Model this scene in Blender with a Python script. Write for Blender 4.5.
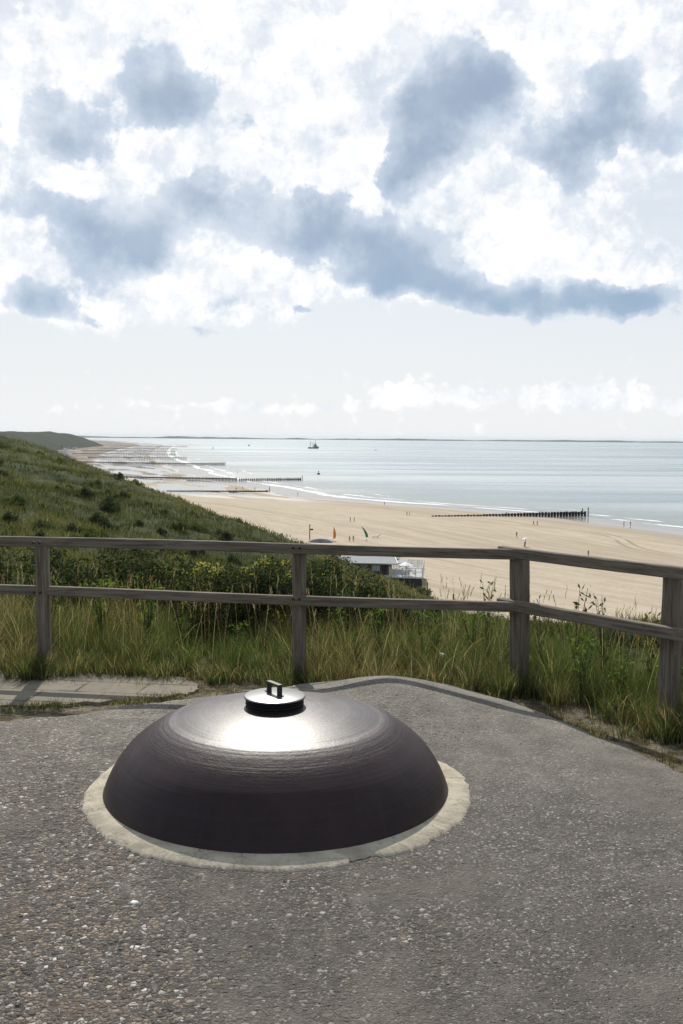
import bpy, bmesh, math, random
import numpy as np
from mathutils import Vector, Matrix

# ------------------------------------------------------------------ scene, camera, sky, sun
scene = bpy.context.scene
for o in list(bpy.data.objects):
    bpy.data.objects.remove(o, do_unlink=True)
COL = scene.collection
R = math.radians
random.seed(7)
rng = np.random.default_rng(7)

EYE = 1.65
PITCH = math.atan(75 / 1000.0)
ROLL = 0.0087
cam_d = bpy.data.cameras.new('camera')
cam = bpy.data.objects.new('camera', cam_d)
COL.objects.link(cam)
scene.camera = cam
cam_d.sensor_fit = 'VERTICAL'
cam_d.sensor_height = 23.5
cam_d.lens = 23.5 * 1000.0 / 1024.0
cam_d.clip_start = 0.05
cam_d.clip_end = 120000
fwd = Vector((0, math.cos(PITCH), -math.sin(PITCH)))
up0 = Vector((0, math.sin(PITCH), math.cos(PITCH)))
rt0 = Vector((1, 0, 0))
rt = rt0 * math.cos(ROLL) + up0 * math.sin(ROLL)
up = up0 * math.cos(ROLL) - rt0 * math.sin(ROLL)
M = Matrix((rt, up, -fwd)).transposed().to_4x4()
M.translation = Vector((0, 0, EYE))
cam.matrix_world = M

SUN_EL, SUN_AZ = 44.0, -6.0
sun_dir = Vector((math.sin(R(SUN_AZ)) * math.cos(R(SUN_EL)), math.cos(R(SUN_AZ)) * math.cos(R(SUN_EL)), math.sin(R(SUN_EL))))
sd = bpy.data.lights.new('sun', 'SUN')
sd.energy = 4.2
sd.angle = R(0.53)
sd.color = (1.0, 0.95, 0.86)
sun = bpy.data.objects.new('sun', sd)
sun.rotation_mode = 'QUATERNION'
sun.rotation_quaternion = sun_dir.to_track_quat('Z', 'Y')
COL.objects.link(sun)

scene.view_settings.view_transform = 'Standard'
scene.view_settings.look = 'None'
scene.view_settings.exposure = 0.0
scene.view_settings.gamma = 1.0
scene.view_settings.use_curve_mapping = False


class NT:
    """small node-tree writer"""
    def __init__(s, nt):
        s.t = nt
        s.n = nt.nodes
        s.l = nt.links

    def new(s, typ, ins=None, **props):
        n = s.n.new(typ)
        for k, v in props.items():
            setattr(n, k, v)
        for k, v in (ins or {}).items():
            s.set(n, k, v)
        return n

    def set(s, n, k, v):
        if isinstance(v, bpy.types.NodeSocket):
            s.l.new(v, n.inputs[k])
        else:
            n.inputs[k].default_value = v

    def m(s, op, a, b=None, c=None, clamp=False):
        n = s.n.new('ShaderNodeMath')
        n.operation = op
        n.use_clamp = clamp
        for i, v in enumerate((a, b, c)):
            if v is not None:
                s.set(n, i, v)
        return n.outputs[0]

    def v(s, op, a, b=None, c=None):
        n = s.n.new('ShaderNodeVectorMath')
        n.operation = op
        for i, x in enumerate((a, b, c)):
            if x is not None:
                s.set(n, i, x)
        return n.outputs['Value'] if op in ('DOT_PRODUCT', 'LENGTH', 'DISTANCE') else n.outputs[0]

    def noise(s, vec, scale, detail=4, rough=0.5, dist=0.0, out='Fac'):
        n = s.new('ShaderNodeTexNoise', {'Scale': scale, 'Detail': detail, 'Roughness': rough, 'Distortion': dist})
        if vec is not None:
            s.l.new(vec, n.inputs['Vector'])
        return n.outputs[out]

    def voro(s, vec, scale, feature='F1', out='Distance', rnd=1.0):
        n = s.new('ShaderNodeTexVoronoi', {'Scale': scale, 'Randomness': rnd}, feature=feature)
        s.l.new(vec, n.inputs['Vector'])
        return n.outputs[out]

    def ss(s, x, a, b):
        n = s.new('ShaderNodeMapRange', {'Value': x, 'From Min': a, 'From Max': b, 'To Min': 0.0, 'To Max': 1.0}, interpolation_type='SMOOTHSTEP')
        return n.outputs[0]

    def mr(s, x, a, b, c, d):
        n = s.new('ShaderNodeMapRange', {'Value': x, 'From Min': a, 'From Max': b, 'To Min': c, 'To Max': d})
        return n.outputs[0]

    def mix(s, f, a, b, mode='MIX'):
        n = s.new('ShaderNodeMix', data_type='RGBA', blend_type=mode)
        s.set(n, 0, f)
        for k, x in ((6, a), (7, b)):
            if isinstance(x, tuple) and len(x) == 3:
                x = x + (1,)
            s.set(n, k, x)
        return n.outputs[2]

    def ramp(s, f, stops):
        n = s.n.new('ShaderNodeValToRGB')
        e = n.color_ramp.elements
        while len(e) < len(stops):
            e.new(0.5)
        for k, (p, c) in enumerate(stops):
            e[k].position = p
            e[k].color = tuple(c) + (1,)
        s.set(n, 0, f)
        return n.outputs[0]

    def scale(s, vec, xyz):
        return s.v('MULTIPLY', vec, xyz)


def mat(name, rough=0.8, spec=0.3):
    m = bpy.data.materials.new(name)
    m.use_nodes = True
    t = NT(m.node_tree)
    t.b = t.n['Principled BSDF']
    t.out = t.n['Material Output']
    t.b.inputs['Roughness'].default_value = rough
    t.b.inputs['Specular IOR Level'].default_value = spec
    t.m_ = m
    tc = t.n.new('ShaderNodeTexCoord')
    t.obj = tc.outputs['Object']
    t.pos = t.new('ShaderNodeNewGeometry').outputs['Position']
    t.uv = tc.outputs['UV']
    return t


def col(t, c):
    t.set(t.b, 'Base Color', c if not (isinstance(c, tuple) and len(c) == 3) else c + (1,))
    return t


def bump(t, h, strength=0.5, dist=0.01, prev=None):
    n = t.new('ShaderNodeBump', {'Height': h, 'Strength': strength, 'Distance': dist})
    if prev is not None:
        t.l.new(prev, n.inputs['Normal'])
    t.set(t.b, 'Normal', n.outputs[0])
    return n.outputs[0]


# ---- sky: Nishita sky with a procedural cumulus cover given by direction (azimuth, elevation in degrees)
DARK = [(-10.2, 18.0, 2.5, 2.19, 1), (-15.5, 16.17, 2.84, 1.55, 0.9), (-6.1, 16.23, 1.6, 1.39, 0.7), (-13.9, 19.85, 1.32, 0.71, 0.5), (-12.9, 10.55,
        4.32, 2.27, 1.1), (-10.0, 9.52, 1.92, 1.21, 0.6), (-17.2, 6.83, 2.68, 0.97, 1), (-17.4, 12.32, 2.2, 1.47, 0.5), (-7.2, 12.62, 2.72, 1.2, 0.7),
        (-2.5, 11.54, 4.41, 1.65, 0.95), (3.2, 10.14, 4.43, 1.99, 1.1), (1.5, 8.13, 1.68, 0.56, 0.6), (7.1, 8.5, 4.44, 1.11, 1), (12.9, 7.6, 4.92,
        0.87, 1.1), (15.8, 7.63, 2.16, 1.08, 0.8), (5.8, 18.3, 3.26, 2.63, 1.05), (3.8, 15.1, 2.16, 1.73, 1), (8.8, 18.93, 2.08, 1.46, 0.6), (14.4,
        18.15, 2.15, 2.15, 0.9), (12.1, 15.37, 2.64, 1.48, 0.9), (16.6, 15.85, 2.83, 1.13, 0.8), (12.7, 13.59, 1.28, 1.17, 0.5), (-6.7, 7.57, 2.51,
        0.89, 0.65), (-2.2, 6.72, 0.79, 0.45, 0.8), (13.4, 9.97, 0.54, 0.65, 0.6), (-14.1, 6.16, 1.09, 0.33, 0.5), (1.3, 22.46, 1.53, 0.51, 0.6),
        (-12.3, 23.59, 2.97, 1.48, 0.8), (10.5, 25.18, 5.88, 1.47, 0.9), (-8.0, 26.48, 4.87, 1.22, 0.9), (-21.6, 14.4, 3.02, 2.02, 0.9), (22.2, 10.31,
        3.08, 1.54, 0.8), (13.8, 1.94, 3.32, 0.33, 0.35), (-2.4, 1.8, 2.28, 0.23, 0.25), (5.5, 2.03, 1.7, 0.28, 0.3), (-8.1, 6.17, 1.12, 0.39, 0.45)]
WHITE = [(-15.5, 20.17, 3.01, 1.81, 1), (-9.7, 21.1, 4.08, 2.3, 1), (-17.3, 17.67, 2.53, 2.03, 0.9), (-8.0, 17.39, 5.8, 3.16, 1), (-0.8, 18.58, 3.96,
        3.96, 1.1), (-0.8, 14.07, 5.98, 2.72, 1.1), (-12.4, 13.66, 5.85, 3.73, 1), (-14.0, 9.45, 5.94, 3.24, 0.95), (-17.2, 7.72, 3.75, 2.14, 0.9),
        (-4.7, 8.16, 4.18, 2.01, 0.95), (4.1, 20.02, 4.69, 3.65, 1), (7.5, 17.53, 5.8, 4.75, 0.95), (13.9, 18.9, 3.07, 2.55, 1.1), (14.0, 15.77, 5.74,
        3.65, 0.95), (7.3, 11.69, 3.82, 2.73, 1.1), (3.2, 9.76, 6.1, 2.5, 1), (12.6, 9.46, 5.16, 1.85, 1.15), (16.3, 8.3, 2.68, 1.5, 0.9), (4.6,
        22.34, 6.13, 2.04, 0.8), (15.9, 21.71, 4.45, 1.09, 0.7), (3.0, 2.58, 1.48, 0.51, 1), (5.5, 2.03, 3.97, 0.57, 0.95), (7.8, 2.32, 1.69, 0.56,
        0.7), (12.7, 2.71, 3.33, 0.67, 1), (15.4, 2.05, 4.94, 0.49, 0.8), (18.0, 2.15, 2.16, 0.43, 0.8), (-3.0, 1.79, 3.41, 0.4, 0.7), (-6.7, 1.75,
        1.98, 0.34, 0.65), (-10.3, 1.53, 2.24, 0.28, 0.7), (-15.7, 1.29, 3.29, 0.22, 0.6), (-8.0, 25.21, 9.87, 2.96, 1), (11.6, 25.53, 9.73, 2.43,
        0.9)]
world = bpy.data.worlds.new('World')
scene.world = world
world.use_nodes = True
w = NT(world.node_tree)
bg = w.n['Background']
sky = w.new('ShaderNodeTexSky', sky_type='NISHITA')
sky.sun_disc = False
sky.sun_elevation = R(SUN_EL)
sky.sun_rotation = R(SUN_AZ)
sky.air_density = 1.0
sky.dust_density = 1.5
sky.ozone_density = 1.0
dirv = w.new('ShaderNodeTexCoord').outputs['Generated']
sep = w.new('ShaderNodeSeparateXYZ', {0: dirv})
az = w.m('MULTIPLY', w.m('ARCTAN2', sep.outputs[0], sep.outputs[1]), 57.2958)
el = w.m('MULTIPLY', w.m('ARCSINE', sep.outputs[2]), 57.2958)
P0 = w.new('ShaderNodeCombineXYZ', {0: az, 1: el}).outputs[0]
# billowing edges: two warps of different size; finer towards the horizon where the clouds are far away
far = w.mr(el, 0.0, 14.0, 0.30, 1.0)
n1 = w.noise(dirv, 9.0, 7, 0.55, out='Color')
n2 = w.noise(dirv, 34.0, 6, 0.6, out='Color')
w1 = w.v('MULTIPLY', w.v('SUBTRACT', n1, (0.5, 0.5, 0.5)), (8.5, 6.0, 0.0))
w2 = w.v('MULTIPLY', w.v('SUBTRACT', n2, (0.5, 0.5, 0.5)), (2.6, 2.2, 0.0))
wsum = w.v('MULTIPLY', w.v('ADD', w1, w2), w.new('ShaderNodeCombineXYZ', {0: far, 1: far}).outputs[0])
P = w.v('ADD', P0, wsum)


def field(blobs, P):
    acc = 0.0
    for a, e, ra, re, wt in blobs:
        q = w.v('MULTIPLY_ADD', P, (1 / ra, 1 / re, 0.0), (-a / ra, -e / re, 0.0))
        d2 = w.v('DOT_PRODUCT', q, q)
        acc = w.m('MULTIPLY_ADD', w.m('EXPONENT', w.m('MULTIPLY', d2, -0.9)), wt, acc)
    return acc


fb = w.noise(dirv, 14.0, 9, 0.62)
pn = w.new('ShaderNodeTexVoronoi', {'Scale': 15.0, 'Detail': 4.0, 'Roughness': 0.62, 'Lacunarity': 2.15, 'Vector': w.v('ADD', dirv, w.v('MULTIPLY', n2, (0.035, 0.035, 0.035)))}, feature='F1', normalize=True)
puff = pn.outputs['Distance']                                      # 0 in the middle of a puff, 1 in the creases
lob = w.m('MULTIPLY', w.m('SUBTRACT', 0.33, puff), 2.2)
fb_low = w.noise(dirv, 58.0, 8, 0.62)
fbx = w.mix(w.ss(el, 3.0, 7.0), fb_low, fb)
fbw = w.m('MULTIPLY', w.m('SUBTRACT', w.new('ShaderNodeSeparateColor', {0: fbx}).outputs[0], 0.5), 1.0)
dens_w = field(WHITE, P)
dens_d = field(DARK, P)
raw_w = w.m('ADD', w.m('ADD', w.m('MULTIPLY', dens_w, 0.85), w.m('MULTIPLY', lob, 0.55)), w.m('MULTIPLY', fbw, w.mr(el, 2.0, 7.0, 3.0, 1.3)))
mw = w.ss(raw_w, w.mr(el, 2.0, 7.0, 0.22, 0.36), w.mr(el, 2.0, 7.0, 0.85, 0.62))
raw_d = w.m('ADD', w.m('ADD', dens_d, w.m('MULTIPLY', w.m('SUBTRACT', fb, 0.5), 1.15)), w.m('MULTIPLY', lob, -0.42))
fine_n = w.noise(dirv, 48.0, 8, 0.65)
raw_d = w.m('ADD', raw_d, w.m('MULTIPLY', w.m('SUBTRACT', fine_n, 0.5), 0.45))
md = w.ss(raw_d, 0.40, 0.66)
core = w.ss(raw_d, 0.50, 1.30)
# cover of the rest of the sky, outside the part the lists describe
gen = w.ss(w.noise(w.scale(dirv, (1.0, 1.0, 1.8)), 3.2, 8, 0.6), 0.44, 0.66)
outside = w.m('MAXIMUM', w.ss(w.m('ABSOLUTE', az), 21.0, 30.0), w.ss(el, 24.0, 32.0))
gen = w.m('MULTIPLY', gen, outside)
base = w.v('SCALE', sky.outputs[0]); base.node.inputs['Scale'].default_value = 0.085
veil = w.ramp(w.mr(el, 0.0, 26.0, 0.0, 1.0), [(0.0, (0.90, 0.92, 0.94)), (0.25, (0.83, 0.875, 0.93)), (0.6, (0.76, 0.82, 0.90)), (1.0, (0.78, 0.83, 0.92))])
front = w.ss(sep.outputs[1], -0.2, 0.6)
streak = w.noise(w.scale(dirv, (2.0, 2.0, 22.0)), 2.4, 6, 0.6)
vf = w.m('MULTIPLY', w.mr(streak, 0.3, 0.7, 0.72, 0.9), w.mr(front, 0.0, 1.0, 0.35, 1.0))
vf = w.m('MAXIMUM', vf, w.m('MULTIPLY', front, w.mr(el, 0.0, 9.0, 0.97, 0.75)))
c = w.mix(vf, base, veil)
shade_n = w.noise(w.v('ADD', dirv, w.v('MULTIPLY', n2, (0.04, 0.04, 0.04))), 18.0, 8, 0.62)
lit = w.m('ADD', w.m('MULTIPLY', w.m('SUBTRACT', 1.0, w.ss(puff, 0.14, 0.46)), 0.60), w.m('MULTIPLY', w.ss(w.m('ADD', w.m('MULTIPLY', shade_n, 0.6), w.m('MULTIPLY', fine_n, 0.4)), 0.40, 0.56), 0.55))
lit = w.m('ADD', lit, 0.0)
white_c = w.mix(lit, (0.69, 0.76, 0.86), (1.12, 1.11, 1.10))
c = w.mix(w.m('MULTIPLY', mw, w.mr(el, 1.5, 7.0, 0.70, 0.96)), c, white_c)
dk = w.noise(w.v('ADD', dirv, w.v('MULTIPLY', n2, (0.02, 0.02, 0.02))), 12.0, 8, 0.6)
core_c = w.mix(w.ss(el, 7.0, 15.0), (0.31, 0.44, 0.60), (0.32, 0.41, 0.555))
edge_c = w.mix(w.ss(dk, 0.34, 0.66), (0.54, 0.64, 0.78), (0.74, 0.81, 0.90))
dark_c = w.mix(w.m('MULTIPLY', core, w.mr(dk, 0.3, 0.7, 1.0, 0.72)), edge_c, core_c)
c = w.mix(w.m('MULTIPLY', md, 0.96), c, dark_c)
gen_c = w.mix(w.ss(w.noise(dirv, 6.0, 5, 0.6), 0.4, 0.65), (0.80, 0.82, 0.86), (0.42, 0.47, 0.56))
c = w.mix(w.m('MULTIPLY', gen, 0.85), c, gen_c)
w.l.new(c, bg.inputs['Color'])
bg.inputs['Strength'].default_value = 1.0
world.cycles.sampling_method = 'MANUAL'
world.cycles.sample_map_resolution = 512

# ------------------------------------------------------------------ helpers
def link(o, parent=None):
    COL.objects.link(o)
    if parent is not None:
        o.parent = parent
    return o


def tag(o, label=None, cat=None, group=None, kind=None):
    if label: o['label'] = label
    if cat: o['category'] = cat
    if group: o['group'] = group
    if kind: o['kind'] = kind
    return o


def empty(name, loc=(0, 0, 0), rz=0.0):
    o = bpy.data.objects.new(name, None)
    o.location = loc
    o.rotation_euler = (0, 0, rz)
    o.empty_display_size = 0.2
    return link(o)


def mesh_np(name, V, F, m, parent=None, smooth=False, cols=None, uv=None):
    """V (n,3); F list of faces or int array; cols per-point colours"""
    me = bpy.data.meshes.new(name)
    V = np.asarray(V, dtype=np.float32)
    if isinstance(F, np.ndarray):
        k = F.shape[1]
        me.vertices.add(len(V)); me.vertices.foreach_set('co', V.ravel())
        me.loops.add(F.size); me.loops.foreach_set('vertex_index', F.ravel().astype(np.int32))
        me.polygons.add(len(F))
        me.polygons.foreach_set('loop_start', np.arange(0, F.size, k, dtype=np.int32))
        me.polygons.foreach_set('loop_total', np.full(len(F), k, dtype=np.int32))
        me.update(calc_edges=True)
    else:
        me.from_pydata(V.tolist(), [], F)
    if smooth:
        me.polygons.foreach_set('use_smooth', np.ones(len(me.polygons), dtype=bool))
    if cols is not None:
        at = me.color_attributes.new('Col', 'FLOAT_COLOR', 'POINT')
        cc = np.ones((len(V), 4), dtype=np.float32); cc[:, :cols.shape[1]] = cols
        at.data.foreach_set('color', cc.ravel())
    if m is not None:
        for mm in (m if isinstance(m, (list, tuple)) else [m]):
            me.materials.append(mm)
    me.update()
    o = bpy.data.objects.new(name, me)
    return link(o, parent)


def obj_bm(name, bm, m, parent=None, smooth=False, bevel=0.0):
    if bevel:
        bmesh.ops.bevel(bm, geom=[e for e in bm.edges if e.calc_face_angle(0) > 0.6], offset=bevel, segments=2, affect='EDGES', profile=0.6)
    bmesh.ops.recalc_face_normals(bm, faces=bm.faces[:])
    me = bpy.data.meshes.new(name)
    bm.to_mesh(me); bm.free()
    if smooth:
        for p in me.polygons: p.use_smooth = True
    for mm in (m if isinstance(m, (list, tuple)) else [m]):
        me.materials.append(mm)
    return link(bpy.data.objects.new(name, me), parent)


def bx(bm, x0, x1, y0, y1, z0, z1, mi=0, mtx=None):
    vs = [bm.verts.new((x, y, z)) for x in (x0, x1) for y in (y0, y1) for z in (z0, z1)]
    if mtx is not None:
        for v in vs: v.co = mtx @ v.co
    for f in ((0, 1, 3, 2), (4, 6, 7, 5), (0, 4, 5, 1), (2, 3, 7, 6), (0, 2, 6, 4), (1, 5, 7, 3)):
        fc = bm.faces.new([vs[i] for i in f]); fc.material_index = mi


def tube(bm, pts, rad, n=8, mi=0, cap=True):
    rings = []
    for i, p in enumerate(pts):
        p = Vector(p)
        a = Vector(pts[max(i - 1, 0)]); b = Vector(pts[min(i + 1, len(pts) - 1)])
        d = (b - a).normalized()
        u = d.cross(Vector((0, 0, 1)));
        if u.length < 1e-3: u = Vector((1, 0, 0))
        u.normalize(); v = d.cross(u)
        r = rad[i] if isinstance(rad, (list, tuple)) else rad
        rings.append([bm.verts.new(p + u * r * math.cos(2 * math.pi * k / n) + v * r * math.sin(2 * math.pi * k / n)) for k in range(n)])
    for i in range(len(rings) - 1):
        for k in range(n):
            f = bm.faces.new((rings[i][k], rings[i][(k + 1) % n], rings[i + 1][(k + 1) % n], rings[i + 1][k])); f.material_index = mi
    if cap:
        for rg in (rings[0], rings[-1]):
            f = bm.faces.new(rg); f.material_index = mi


def lathe(bm, prof, n=96, mi=0, c=(0, 0)):
    rings = []
    for r, z in prof:
        if r < 1e-6:
            rings.append([bm.verts.new((c[0], c[1], z))])
        else:
            rings.append([bm.verts.new((c[0] + r * math.cos(2 * math.pi * k / n), c[1] + r * math.sin(2 * math.pi * k / n), z)) for k in range(n)])
    for a, b in zip(rings, rings[1:]):
        for k in range(n):
            k2 = (k + 1) % n
            if len(a) == 1 and len(b) == 1: continue
            if len(b) == 1: f = bm.faces.new((a[k], a[k2], b[0]))
            elif len(a) == 1: f = bm.faces.new((a[0], b[k2], b[k]))
            else: f = bm.faces.new((a[k], a[k2], b[k2], b[k]))
            f.material_index = mi


def copy_tree(o, parent=None):
    c = o.copy(); COL.objects.link(c)
    if parent is not None: c.parent = parent
    for ch in list(o.children): copy_tree(ch, c)
    return c


def simple(name, c, rough=0.7, spec=0.3, metal=0.0, var=0.25, scale=8.0):
    t = mat(name, rough, spec)
    n = t.noise(t.obj, scale, 5, 0.6)
    a = tuple(x * (1 - var) for x in c); b = tuple(min(1, x * (1 + var)) for x in c)
    col(t, t.mix(n, a, b))
    t.set(t.b, 'Metallic', metal)
    return t.m_


# ------------------------------------------------------------------ the lie of the land (metres; the bunker roof is z = 0, the sea z = -30)
FOOT = np.array([(-200, 110), (0, 62), (100, 38), (182, 17.6), (203, 12), (273, -18), (400, -64), (663, -144), (847, -209), (1300, -370), (1927, -545), (2694, -640), (3300, -800), (5000, -1500), (8000, -3000), (9500, -3900)], float)
TOP = np.array([(-200, -1), (0, -1), (60, -2.), (120, -1), (200, -.5), (400, -1.5), (800, -2), (1100, 3), (1350, 8), (1650, 4), (2000, 3), (2350, 7), (2700, 3), (3300, -6), (5000, -18), (8000, -22)], float)
SHORE = np.array([(-400, 560), (-200, 430), (0, 330), (200, 200), (300, 147), (359, 123), (406, 104), (440, 76), (470, 40), (520, 2), (615, -36), (773, -92), (1014, -150), (1300, -215), (1627, -285), (2300, -400), (3043, -507), (3600, -640), (5157, -1100), (8800, -2400), (9500, -2700)], float)


def sstep(x):
    x = np.clip(x, 0, 1); return x * x * (3 - 2 * x)


def shore_x(y):
    y = np.asarray(y, float)
    s = np.interp(y, SHORE[:, 0], SHORE[:, 1])
    for dy in (-18, 18, -9, 9):
        s = s + np.interp(y + dy, SHORE[:, 0], SHORE[:, 1])
    far_s = np.where(y > 9500, -2700 - (y - 9500) * 0.6, s / 5)
    return far_s + 2.5 * np.sin(y / 23.) * np.exp(-((y - 500) / 700.) ** 2)


def fbm(x, y):
    r = 0
    for k, (fx, fy, a) in enumerate([(.05, .03, 1.0), (.11, .08, .5), (.023, .19, .4), (.3, .25, .18)]):
        r = r + a * np.sin(x * fx + 1.7 * k + np.sin(y * fy * 1.3 + k)) * np.cos(y * fy + 2.3 * k + np.sin(x * fx * .8))
    return r


def smin(a, b, k):
    h = np.clip(.5 + .5 * (b - a) / k, 0, 1)
    return b * (1 - h) + a * h - k * h * (1 - h)


def ground(x, y):
    x = np.asarray(x, float); y = np.asarray(y, float)
    xf = np.interp(y, FOOT[:, 0], FOOT[:, 1]); top = np.interp(y, TOP[:, 0], TOP[:, 1])
    s = (xf - x) * .9
    z = -28 + .40 * s + (1.2 * fbm(x, y) + .55 * fbm(x * 2.7 + 9, y * 2.7)) * np.clip(s / 25, 0, 1) * (y > 20)
    far_amp = 1 + np.clip((y - 900) / 500, 0, 2.2)
    z = smin(z, top + .8 * far_amp * fbm(x * .6 / far_amp, y * .6 / far_amp) + np.clip(-x - 20, 0, 100) * .01, 8.)
    dx = np.maximum(0, np.maximum(-9 - x, x - 2.9)); dy = np.maximum(0, np.maximum(-12 - y, y - 8.3))
    d = np.hypot(dx, dy)
    m = -.05 - .36 * np.maximum(d - .4, 0) - .03 * d
    z = -smin(-z, -m, 1.0)
    fl = np.clip(1 - d / 1.0, 0, 1)
    z = z * (1 - fl) + fl * (-.05 + .012 * np.sin(x * 3.1) * np.cos(y * 2.7))
    z = z + np.clip((y - 700) / 600, 0, 1) * (z > -27.5) * (1.6 * np.sin(x * .031 + 2 * np.sin(y * .011)) * np.cos(y * .019 + x * .01) + .9 * np.sin(x * .083 + y * .04))
    return np.maximum(z, -34.)


def beach_z(x, y):
    """dry sand is level at the dune foot and falls gently to the water line"""
    xs = shore_x(y); xf = np.interp(y, FOOT[:, 0], FOOT[:, 1])
    t = (x - xf) / np.maximum(xs - xf, 1)
    z = np.interp(t, [-.2, 0, .25, .55, .8, 1, 1.5], [-27.6, -28.0, -28.6, -29.2, -29.75, -30.02, -33.])
    return z + 0.10 * np.sin(t * 17 + y * 0.004) * (t < .95) * (t > .1)


# ------------------------------------------------------------------ materials of the setting
# dune soil: dry sand, low green ground cover, brown litter
t = mat('dune_soil', 0.95, 0.1)
n_a = t.noise(t.pos, 0.09, 8, 0.62); n_b = t.noise(t.pos, 0.55, 8, 0.65); n_c = t.noise(t.pos, 6.0, 8, 0.65)
green = t.mix(t.ss(n_a, 0.35, 0.65), (0.030, 0.044, 0.014), (0.062, 0.075, 0.024))
green = t.mix(t.m('MULTIPLY', t.ss(n_b, 0.5, 0.72), 0.75), green, (0.105, 0.095, 0.045))
green = t.mix(t.ss(n_c, 0.4, 0.75), green, (0.022, 0.032, 0.012))
sandc = t.mix(n_c, (0.17, 0.14, 0.10), (0.36, 0.31, 0.235))
sandc = t.mix(t.ss(t.noise(t.pos, 28, 5, 0.7), 0.55, 0.7), sandc, (0.07, 0.06, 0.04))
yy = t.new('ShaderNodeSeparateXYZ', {0: t.pos})
wob = t.m('MULTIPLY', t.m('SUBTRACT', t.noise(t.pos, 2.2, 5, 0.6), 0.5), 0.9)
dist = t.v('LENGTH', t.v('MULTIPLY', t.pos, (1.0, 1.0, 0.0)))
veg = t.ss(t.m('ADD', dist, wob), 7.35, 7.9)
dark_soil = t.mix(t.ss(t.noise(t.pos, 9, 6, 0.6), 0.42, 0.6), sandc, (0.10, 0.085, 0.045))
patch = t.m('MULTIPLY', t.ss(t.noise(t.pos, 0.035, 6, 0.6), 0.72, 0.76), t.ss(dist, 60, 200))
green = t.mix(t.m('MULTIPLY', t.ss(dist, 500, 1100), t.mr(t.noise(t.pos, 0.02, 6, 0.65), 0.35, 0.6, 0.6, 1.0)), green, (0.018, 0.024, 0.014))
land = t.mix(patch, green, (0.42, 0.36, 0.26))
col(t, t.mix(veg, dark_soil, land))
bump(t, t.m('ADD', t.noise(t.pos, 14, 8, 0.7), t.m('MULTIPLY', t.noise(t.pos, 1.4, 6, 0.6), 3.0)), 0.9, 0.06)
M_SOIL = t.m_

# beach sand; UV.x = metres to the water line / 100 (positive inland), UV.y = metres along the coast / 100
t = mat('beach_sand', 0.9, 0.25)
u = t.new('ShaderNodeSeparateXYZ', {0: t.uv})
U, Vv = u.outputs[0], u.outputs[1]
wide = t.noise(t.scale(t.uv, (3.0, 0.9, 1.0)), 1.6, 5, 0.6, 0.3)
fine = t.noise(t.scale(t.uv, (9.0, 2.2, 1.0)), 3.0, 7, 0.6)
dry = t.mix(t.ss(fine, 0.3, 0.7), (0.40, 0.335, 0.245), (0.49, 0.42, 0.32))
dry = t.mix(t.m('MULTIPLY', t.ss(t.noise(t.pos, 0.6, 8, 0.7), 0.5, 0.7), 0.35), dry, (0.33, 0.26, 0.18))
edge = t.m('ADD', U, t.m('MULTIPLY', t.m('SUBTRACT', wide, 0.5), 0.35))
wet = t.m('SUBTRACT', 1.0, t.ss(edge, 0.20, 0.34))          # the wash of the tide
damp = t.m('SUBTRACT', 1.0, t.ss(edge, 0.22, 0.55))
# tide pools and runnels left on the low beach further along the coast
poolz = t.m('MULTIPLY', t.ss(Vv, 4.3, 5.6), t.m('MULTIPLY', t.ss(U, 0.10, 0.3), t.m('SUBTRACT', 1.0, t.ss(U, 0.9, 1.15))))
pool = t.m('MULTIPLY', poolz, t.ss(t.noise(t.scale(t.uv, (3.0, 0.9, 1.0)), 1.5, 5, 0.55, 0.4), 0.44, 0.50))
stonez = t.m('MULTIPLY', t.ss(Vv, 7.0, 10.0), t.ss(t.noise(t.scale(t.uv, (3.0, 0.7, 1)), 1.4, 6, 0.6), 0.34, 0.48))
# tracks left by a beach tractor on the dry sand
trk = t.m('ABSOLUTE', t.m('SUBTRACT', U, t.m('ADD', 0.62, t.m('MULTIPLY', t.m('SINE', t.m('MULTIPLY', Vv, 5.2)), 0.10))))
trk2 = t.m('ABSOLUTE', t.m('SUBTRACT', trk, 0.018))
track = t.m('MULTIPLY', t.m('SUBTRACT', 1.0, t.ss(trk2, 0.003, 0.009)), t.ss(t.noise(t.pos, 0.03, 3, 0.5), 0.40, 0.52))
lines_ = t.noise(t.scale(t.uv, (7.0, 0.35, 1.0)), 1.6, 4, 0.6, 0.3)
dry = t.mix(t.m('MULTIPLY', t.ss(lines_, 0.48, 0.66), 0.55), dry, (0.30, 0.245, 0.175))
dry = t.mix(t.m('MULTIPLY', t.ss(Vv, 5.2, 8.5), t.m('SUBTRACT', 1.0, t.ss(U, 0.95, 1.3))), dry, (0.21, 0.185, 0.15))
dry = t.mix(t.m('MULTIPLY', t.ss(t.noise(t.pos, 0.9, 3, 0.8), 0.52, 0.62), 0.30), dry, (0.27, 0.22, 0.155))
cc = t.mix(damp, dry, (0.32, 0.265, 0.19))
cc = t.mix(t.m('MULTIPLY', track, 0.6), cc, (0.20, 0.16, 0.11))
cc = t.mix(t.m('MULTIPLY', stonez, 0.85), cc, (0.13, 0.115, 0.10))
cc = t.mix(wet, cc, (0.20, 0.17, 0.13))
cc = t.mix(pool, cc, (0.12, 0.11, 0.095))
col(t, cc)
wp = t.m('MAXIMUM', t.m('MULTIPLY', wet, 0.9), pool)
t.set(t.b, 'Roughness', t.mr(wp, 0, 1, 0.92, 0.10))
t.set(t.b, 'Specular IOR Level', t.mr(wp, 0, 1, 0.15, 0.5))
bump(t, t.m('MULTIPLY', t.noise(t.pos, 1.2, 6, 0.7), t.m('SUBTRACT', 1.0, wp)), 0.5, 0.25)
M_SAND = t.m_

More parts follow.
